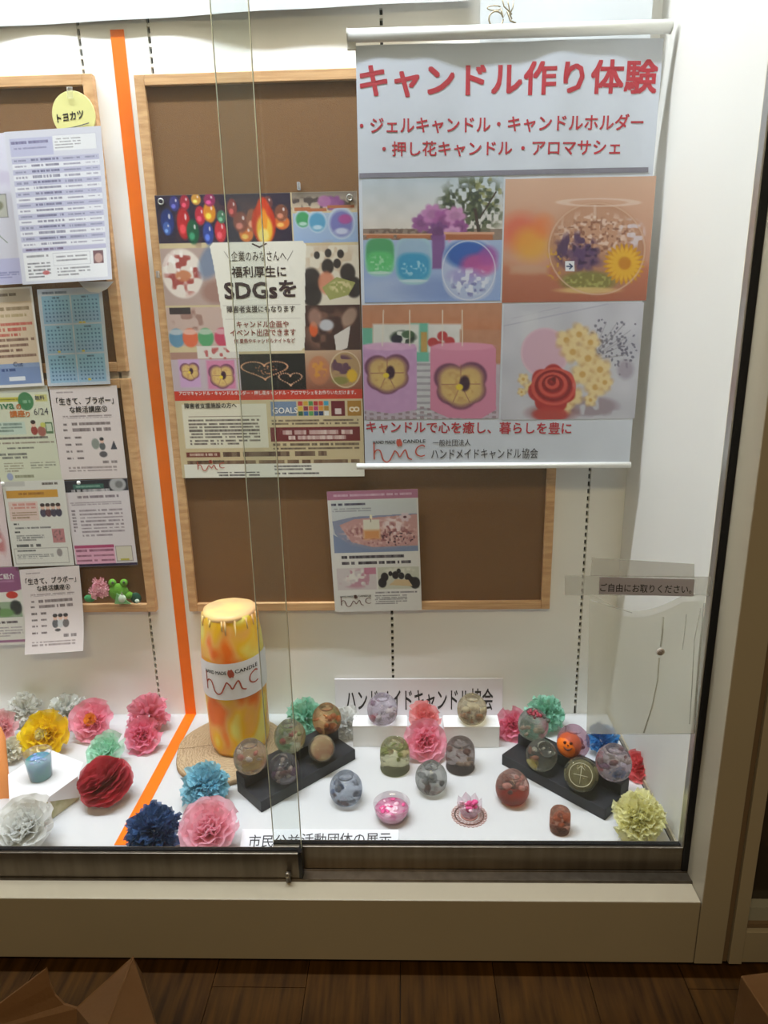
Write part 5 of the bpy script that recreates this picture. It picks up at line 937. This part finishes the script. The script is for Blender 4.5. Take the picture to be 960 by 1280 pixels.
flower(32, 1034, 37, WHT, 'large white ruffled paper flower in the front left', 'rose', n=52, seed=49, axis=(0, -.6, 1))
flower(31, 888, 21, tissue('white_cream', (240, 240, 226)), 'white paper flower at the back wall above the left pink one', n=50, seed=50, axis=(0, -.8, .8))
flower(84, 890, 24, tissue('white_green', (236, 240, 228)), 'white paper flower at the back wall between the yellow and orange-centred ones', n=50, seed=51, axis=(0, -.8, .8))
flower(5, 908, 21, tissue('salmon', (246, 150, 160), (238, 170, 172)), 'salmon pink paper flower at the left photo edge', 'rose', n=30, seed=52, axis=(0, -.8, .7))
flower(13, 938, 17, tissue('ivory', (244, 240, 214)), 'ivory paper flower at the left photo edge below the salmon one', n=46, seed=53)
# ================================================================ TEAL CUP ON THE SHEET-COVERED BLOCK
m = MB(); A_ = atZ(68, 1021, ZF); t = thing('covered_block', (atZ(60, 990, ZF).x, atZ(60, 990, ZF).y, ZF), 'mottled cream block standing under the white paper sheet', 'block')
zt = ZF+.056; c0, c1, c2, c3 = atZ(66, 1024, ZF), atZ(100, 998, ZF), None, None
w_ = (c1-c0); n_ = Vector((-w_.y, w_.x, 0)).normalized()*.085; MB().slab([c0, c1, c1+n_, c0+n_], (0, 0, 1), zt-ZF-.001).build('block_body', mat('cream_block', (216, 208, 170), .6, col2=(176, 172, 120), vscale=34), t, bevel=.002)
pt = lambda x, y, z: atZ(x, y, z); nh = n_.normalized()*-.004; ex = (c0-c1).normalized()
def sheetgrid(a, b, c, d, n, wav):
    V = []; F = []
    for i in range(n+1):
        for j in range(n+1):
            u, v = j/n, i/n; V.append(a*(1-u)*(1-v)+b*u*(1-v)+c*u*v+d*(1-u)*v+Vector((0, 0, wav*math.sin(math.pi*u)*math.sin(math.pi*v))))
    for i in range(n):
        for j in range(n): k = i*(n+1)+j; F.append((k, k+1, k+n+2, k+n+1))
    return V, F
zs = zt+.0012; up_ = Vector((0, 0, zs-ZF)); m = MB()
BRp, BLp = c1+up_+nh, c0+up_+nh+ex*.014; TLp, TRp = pt(10, 968, zs), pt(60, 936, zs); MRp = pt(104, 953, zs)
m.add(*sheetgrid(TLp, TRp, BRp, BLp, 8, .001)); m.add([TRp, MRp, BRp], [(0, 1, 2)])
lowR = c1+nh*1.3+Vector((0, 0, .006)); m.add([BLp, BRp, lowR+ex*.002, BLp*.985+lowR*.015-Vector((0, 0, .004))], [(0, 1, 2, 3)]); m.add([TLp, BLp, pt(12, 1009, zs-.016)], [(0, 1, 2)])
m.build('white_sheet', mat('sheet_white', (240, 238, 238), .6, transl=.15), smooth=False, label='folded white paper sheet draped over the block under the teal cup', cat='paper')
p, r = fit(49, 957, 14.5, zt+.003, 1.1); t = thing('gel_cup', (p.x, p.y, zt+.003), 'small clear cup of teal gel on the white paper sheet', 'cup')
MB().lathe([(0, 0), (.78*r, 0), (.82*r, .06*r), (1.0*r, 1.8*r), (0, 1.82*r)], 32).build('teal_gel', mat('teal_gel', (70, 178, 170), .15, col2=(110, 160, 196), vscale=40, spec=.6, transl=.2), t, smooth=True, local=True)
MB().lathe([(.9*r, 0), (1.12*r, 2.3*r), (1.2*r, 2.34*r), (1.2*r, 2.4*r), (1.09*r, 2.38*r), (.88*r, .02*r)], 32).build('clear_cup', film('cup_plastic', (230, 236, 236), .12, .05, (.97, .98, .98), .12), t, smooth=True, local=True)
m = MB(); rd = random.Random(2)
for i in range(14): a = rd.uniform(0, 6.28); q = rd.uniform(0, .8)*r; m.ball((q*math.cos(a), q*math.sin(a), 1.84*r), (.2*r, .16*r, .12*r), 8)
m.build('gel_lumps', mat('gel_lump_blue', (120, 156, 206), .15, spec=.7), t, smooth=True, local=True, kind='stuff')
a, b = atZ(-14, 1002, ZF), atZ(10, 1003, ZF); ztp = atY(6, 922, b.y).z
m = MB(); n = 8; V = []
for i in range(n+1):
    x = a.x+(b.x-a.x)*i/n; zz = ztp+.012*(1-(i/n)**2)-(.02 if i == n else 0); V += [Vector((x, a.y+.01*math.sin(i/n*2), ZF)), Vector((x, a.y+.02+.01*math.sin(i/n*2), zz))]
F = [(2*i, 2*i+2, 2*i+3, 2*i+1) for i in range(n)]; V2 = [v+Vector((0, .0015, 0)) for v in V]; k = len(V); m.add(V+V2, F+[tuple(j+k for j in f[::-1]) for f in F]+[(2*i+1, 2*i+3, 2*i+3+k, 2*i+1+k) for i in range(n)]+[(2*n, 2*n+k, 2*n+1+k, 2*n+1)]); m.build('orange_card', mat('orange_card', (250, 160, 90), .6), smooth=True, label='light orange card standing at the left photo edge', cat='card')
# ================================================================ FROG AND HYDRANGEA ON THE BOARD
yf = YB-.03; S = lambda px: px*depth(atY(150, 740, yf))/FPX; at_ = lambda x, y, d=0: atY(x, y, yf-d)
FG = mat('felt_green', (96, 152, 44), .8, bump=.3, bscale=300); FG2 = mat('felt_leaf', (64, 140, 84), .8); FG3 = mat('felt_dark_green', (34, 72, 52), .8); PALE = mat('felt_pale', (196, 212, 190), .8)
t = thing('frog_ornament', atY(150, 755, yf), 'green felt frog ornament sitting on the lower cork board frame', 'ornament')
fb = MB().ball(at_(148.5, 740), (S(13), S(5), S(11.5)), 20).ball(at_(140.5, 728.5), (S(5), S(4), S(5)), 12).ball(at_(155, 728.5), (S(5), S(4), S(5)), 12).ball(at_(161, 744), (S(6), S(4), S(5)), 12).build('body', FG, t, smooth=True)
MB().ball(at_(140.8, 728.3, S(4)), S(1.5), 8).build('eye', BK, fb, smooth=True); MB().ball(at_(154.6, 727.8, S(4)), S(1.5), 8).build('eye', BK, fb, smooth=True)
m = MB(); m.slab([at_(146, 741, .012), at_(164, 754.5, .012), at_(143.5, 754.5, .012)][::-1], (0, -1, 0), .002); m.build('leaf', mat('felt_light_green', (120, 170, 110), .8), t)
m = MB(); m.ball(at_(152.5, 748.5, S(6)), (S(5.5), S(2), S(6)), 14); m.add([at_(150.5, 744, S(7)), at_(154.5, 744, S(7)), at_(152, 739.5, S(7)), at_(152.5, 745, S(5))], [(0, 1, 2), (0, 3, 1)]); m.build('water_drop', PALE, t, smooth=True)
MB().ball(at_(170, 747.5), (S(7), S(3), S(7.5)), 14).build('dark_leaf', FG3, t, smooth=True); MB().ball(at_(171.5, 751.5, S(3)), (S(3), S(1.5), S(2.8)), 10).build('pale_dot', PALE, t, smooth=True)
t = thing('hydrangea_ornament', atY(120, 755, yf), 'pink felt hydrangea ornament with a green leaf beside the frog', 'ornament'); rd = random.Random(6); m = MB()
for i in range(34):
    a = rd.uniform(0, 6.28); q = math.sqrt(rd.random()); c = at_(124.5+12*q*math.cos(a), 735.5+13.5*q*math.sin(a), S(4)*(1-q)+rd.uniform(0, .004)); w1 = S(3.4); an = rd.uniform(0, 1.57)
    for k in range(4):
        b = an+k*1.5708; d = Vector((math.cos(b), 0, math.sin(b))); e = Vector((-math.sin(b), 0, math.cos(b))); m.add([c, c+d*w1*.7+e*w1*.45+Vector((0, -.002, 0)), c+d*w1+Vector((0, -.001, 0)), c+d*w1*.7-e*w1*.45+Vector((0, -.003, 0))], [(0, 1, 2, 3)])
m.build('blossoms', mat('felt_pink', (246, 184, 194), .7, var=.12, vscale=90), t, kind='stuff'); MB().ball(at_(124.5, 736), (S(10), S(3), S(11)), 14).build('flower_core', mat('felt_pink_deep', (216, 140, 156), .8), t, smooth=True)
MB().ball(at_(112, 748), (S(7), S(2.5), S(5)), 14).build('leaf', FG2, t, smooth=True)
# ================================================================ POUCH, LABEL AND TAPES ON THE RIGHT PANE
yg = 1.0745
def flat(name, pts, m, label, cat, th=.0003, y=yg, group=None):
    return MB().slab([atY(a, b, y) for a, b in pts], (0, 1, 0), th).build(name, m, label=label, cat=cat, group=group)
flat('clear_tape', [(740, 697), (868, 705), (868, 722), (738, 720)], film('tape_backing', (206, 204, 190), .38), 'clear plastic backing strip above the beige label', 'tape', y=1.0740, group='clear tapes on the right pane')
flat('clear_tape', [(706, 719), (902, 721), (901, 745), (706, 744)], film('tape_film', (210, 210, 196), .32), 'long clear tape crossing the right pane under the beige label', 'tape', y=1.0735, group='clear tapes on the right pane')
lsh = wallsheet([(750, 721), (868, 724.5), (748, 743), (867, 745.5)], 1.0728); t = thing('label', lsh.at(.5, 1), 'beige paper label with dark lettering taped on the right pane', 'label')
MB().slab([lsh.at(0, 0), lsh.at(1, 0), lsh.at(1, 1), lsh.at(0, 1)], (0, 1, 0), .0003).build('label_paper', mat('label_beige', (206, 204, 212), .6, transl=.5), t)
Ink(lsh.at, lsh.px).px('ご自由にお取りください。', 750, 739.5, 864, 742, 10.5, bold=.012).build('lettering', BLACK, t)
t = thing('clear_pouch', atY(806, 918, 1.066), 'frosted clear plastic pouch with a string button hanging on the right pane', 'pouch')
PO = film('pouch_film', (240, 241, 230), .36, .2, (.97, .98, .96), .05); FOLD = film('pouch_fold', (186, 184, 168), .35, .2)
def pch(u, v, y): # top edge sags in the middle
    tl_, tr_, bl_, br_ = atY(737, 750, y), atY(881, 752, y), atY(733, 917, y), atY(868, 917, y); tp = tl_*(1-u)+tr_*u; sg = (.030*math.sin(math.pi*min(1, u/.82)) if u < .82 else -.002*math.sin((u-.82)*17)); tp = tp-Vector((0, 0, max(0, sg))); return tp*(1-v)+(bl_*(1-u)+br_*u)*v
for nm, y, dy in (('front_film', 1.066, -.006), ('back_film', 1.073, 0)):
    V = [pch(i/16, j/8, y)+Vector((0, dy*math.sin(math.pi*i/16)*math.sin(math.pi*j/8), (0 if nm[0] == 'f' else .012*(1-j/8)))) for j in range(9) for i in range(17)]
    MB().add(V, [(j*17+i, j*17+i+1, (j+1)*17+i+1, (j+1)*17+i) for j in range(8) for i in range(16)]).build(nm, PO, t, smooth=True)
fold = lambda pts, r=.0006: MB().tube([atY(a, b, 1.0615) for a, b in pts], r, 5)
fold([(826, 808), (828, 790), (829, 772)], .0016).build('closing_strip', film('string_film', (190, 186, 168), .5), t, smooth=True); fold([(824, 822), (822, 850), (815, 885), (805, 916)], .0014).build('closing_strip', film('string_film', (190, 186, 168), .5), t, smooth=True)
fold([(858, 768), (856, 790), (853, 812)], .0008).build('fold_line', FOLD, t, smooth=True); fold([(881, 754), (876, 800), (871, 860), (868, 916)], .0016).build('fold_line', FOLD, t, smooth=True); fold([(876, 760), (868, 800), (865, 860), (862, 905)], .0008).build('fold_line', FOLD, t, smooth=True); fold([(734, 917), (800, 918), (868, 917)], .0007).build('bottom_seam', FOLD, t, smooth=True)
fold([(737, 750), (760, 757), (790, 766)], .0006).build('fold_line', FOLD, t, smooth=True)
c = atY(825.5, 814.5, 1.062); bt = MB().lathe([(.0001, 0), (.0062, 0), (.0066, .001), (.006, .002), (.0001, .0022)], 24, c, (0, -1, 0)).build('button', mat('button_grey', (186, 176, 166), .4), t, smooth=True)
MB().tube([c+Vector((.0036*math.cos(i*.6), -.003, .0036*math.sin(i*.6))) for i in range(10)], .0005, 5).ball(c+Vector((0, -.003, 0)), .0013, 8).build('button_rivet', mat('rivet_dark', (96, 86, 80), .4), bt, smooth=True)
# ================================================================ CARDBOARD BOXES ON THE FLOOR
CB = mat('cardboard', (100, 68, 34), .8, var=.1, vscale=8, bump=.1, bscale=200)
def flapbox():
    t = thing('cardboard_box', (-.50, .70, 0), 'open cardboard box with raised flaps on the floor at the left', 'box', 'cardboard boxes')
    P = lambda x, y, Y: atY(x, y, Y)
    zt = P(100, 1288, .80).z; x0, x1, y0, y1 = -.72, P(196, 1290, .70).x, .50, .80
    for a, b in (((x0, y0), (x1, y0+.004)), ((x0, y1-.004), (x1, y1)), ((x0, y0+.004), (x0+.004, y1-.004)), ((x1-.004, y0+.004), (x1, y1-.004))): MB().box((a[0], a[1], .003), (b[0], b[1], zt)).build('side_panel', CB, t)
    MB().box((x0, y0, 0), (x1, y1, .003)).build('base_panel', CB, t)
    MB().slab([P(*c, Y) for c, Y in (((-60, 1300), .80), ((58, 1211), .845), ((63, 1232), .835), ((69, 1245), .83), ((80, 1256), .825), ((96, 1261), .82), ((96, 1300), .80))], (0, .9, .2), .003).build('flap', CB, t)
    MB().slab([P(*c, Y) for c, Y in (((96, 1300), .795), ((96, 1261), .815), ((167, 1197), .84), ((128, 1300), .72))], (-.3, .9, .2), .003).build('flap', CB, t)
    MB().slab([P(*c, Y) for c, Y in (((128, 1300), .72), ((167, 1197), .84), ((172, 1206), .845), ((180, 1222), .84), ((201, 1300), .76))], (-.6, .6, .2), .003).build('flap', CB, t)
    return t
flapbox()
a = atY(925.5, 1219, .88); t = thing('cardboard_box', (a.x+.2, .7, 0), 'closed cardboard box on the floor at the right photo edge', 'box', 'cardboard boxes')
b = atZ(960, 1271, a.z); L = Vector((b.x-a.x, b.y-a.y, 0)); L = L.normalized()*.30; W = Vector((-L.y, L.x, 0)).normalized()*.26; 
if W.x < 0: W = -W
base = [Vector((a.x, a.y, 0)), Vector((a.x, a.y, 0))+W, Vector((a.x, a.y, 0))+W+L, Vector((a.x, a.y, 0))+L]
m = MB(); m.slab(base, (0, 0, 1), a.z); m.build('carton', CB, t, bevel=.002)
m = MB(); f1 = lambda s: base[0]*(1-s)+base[3]*s; nn = -W.normalized()*.0008
m.add([f1(.25)+Vector((0, 0, a.z-.05))+nn, f1(.6)+Vector((0, 0, a.z-.05))+nn, f1(.6)+Vector((0, 0, a.z-.075))+nn, f1(.25)+Vector((0, 0, a.z-.075))+nn], [(0, 1, 2, 3)]); m.build('hand_slot', DARK, t)
m = MB(); mid = [base[0]+W*.49, base[0]+W*.51, base[3]+W*.51, base[3]+W*.49]; m.add([v+Vector((0, 0, a.z+.0006)) for v in mid], [(0, 1, 2, 3)]); m.build('lid_joint', DARK, t)
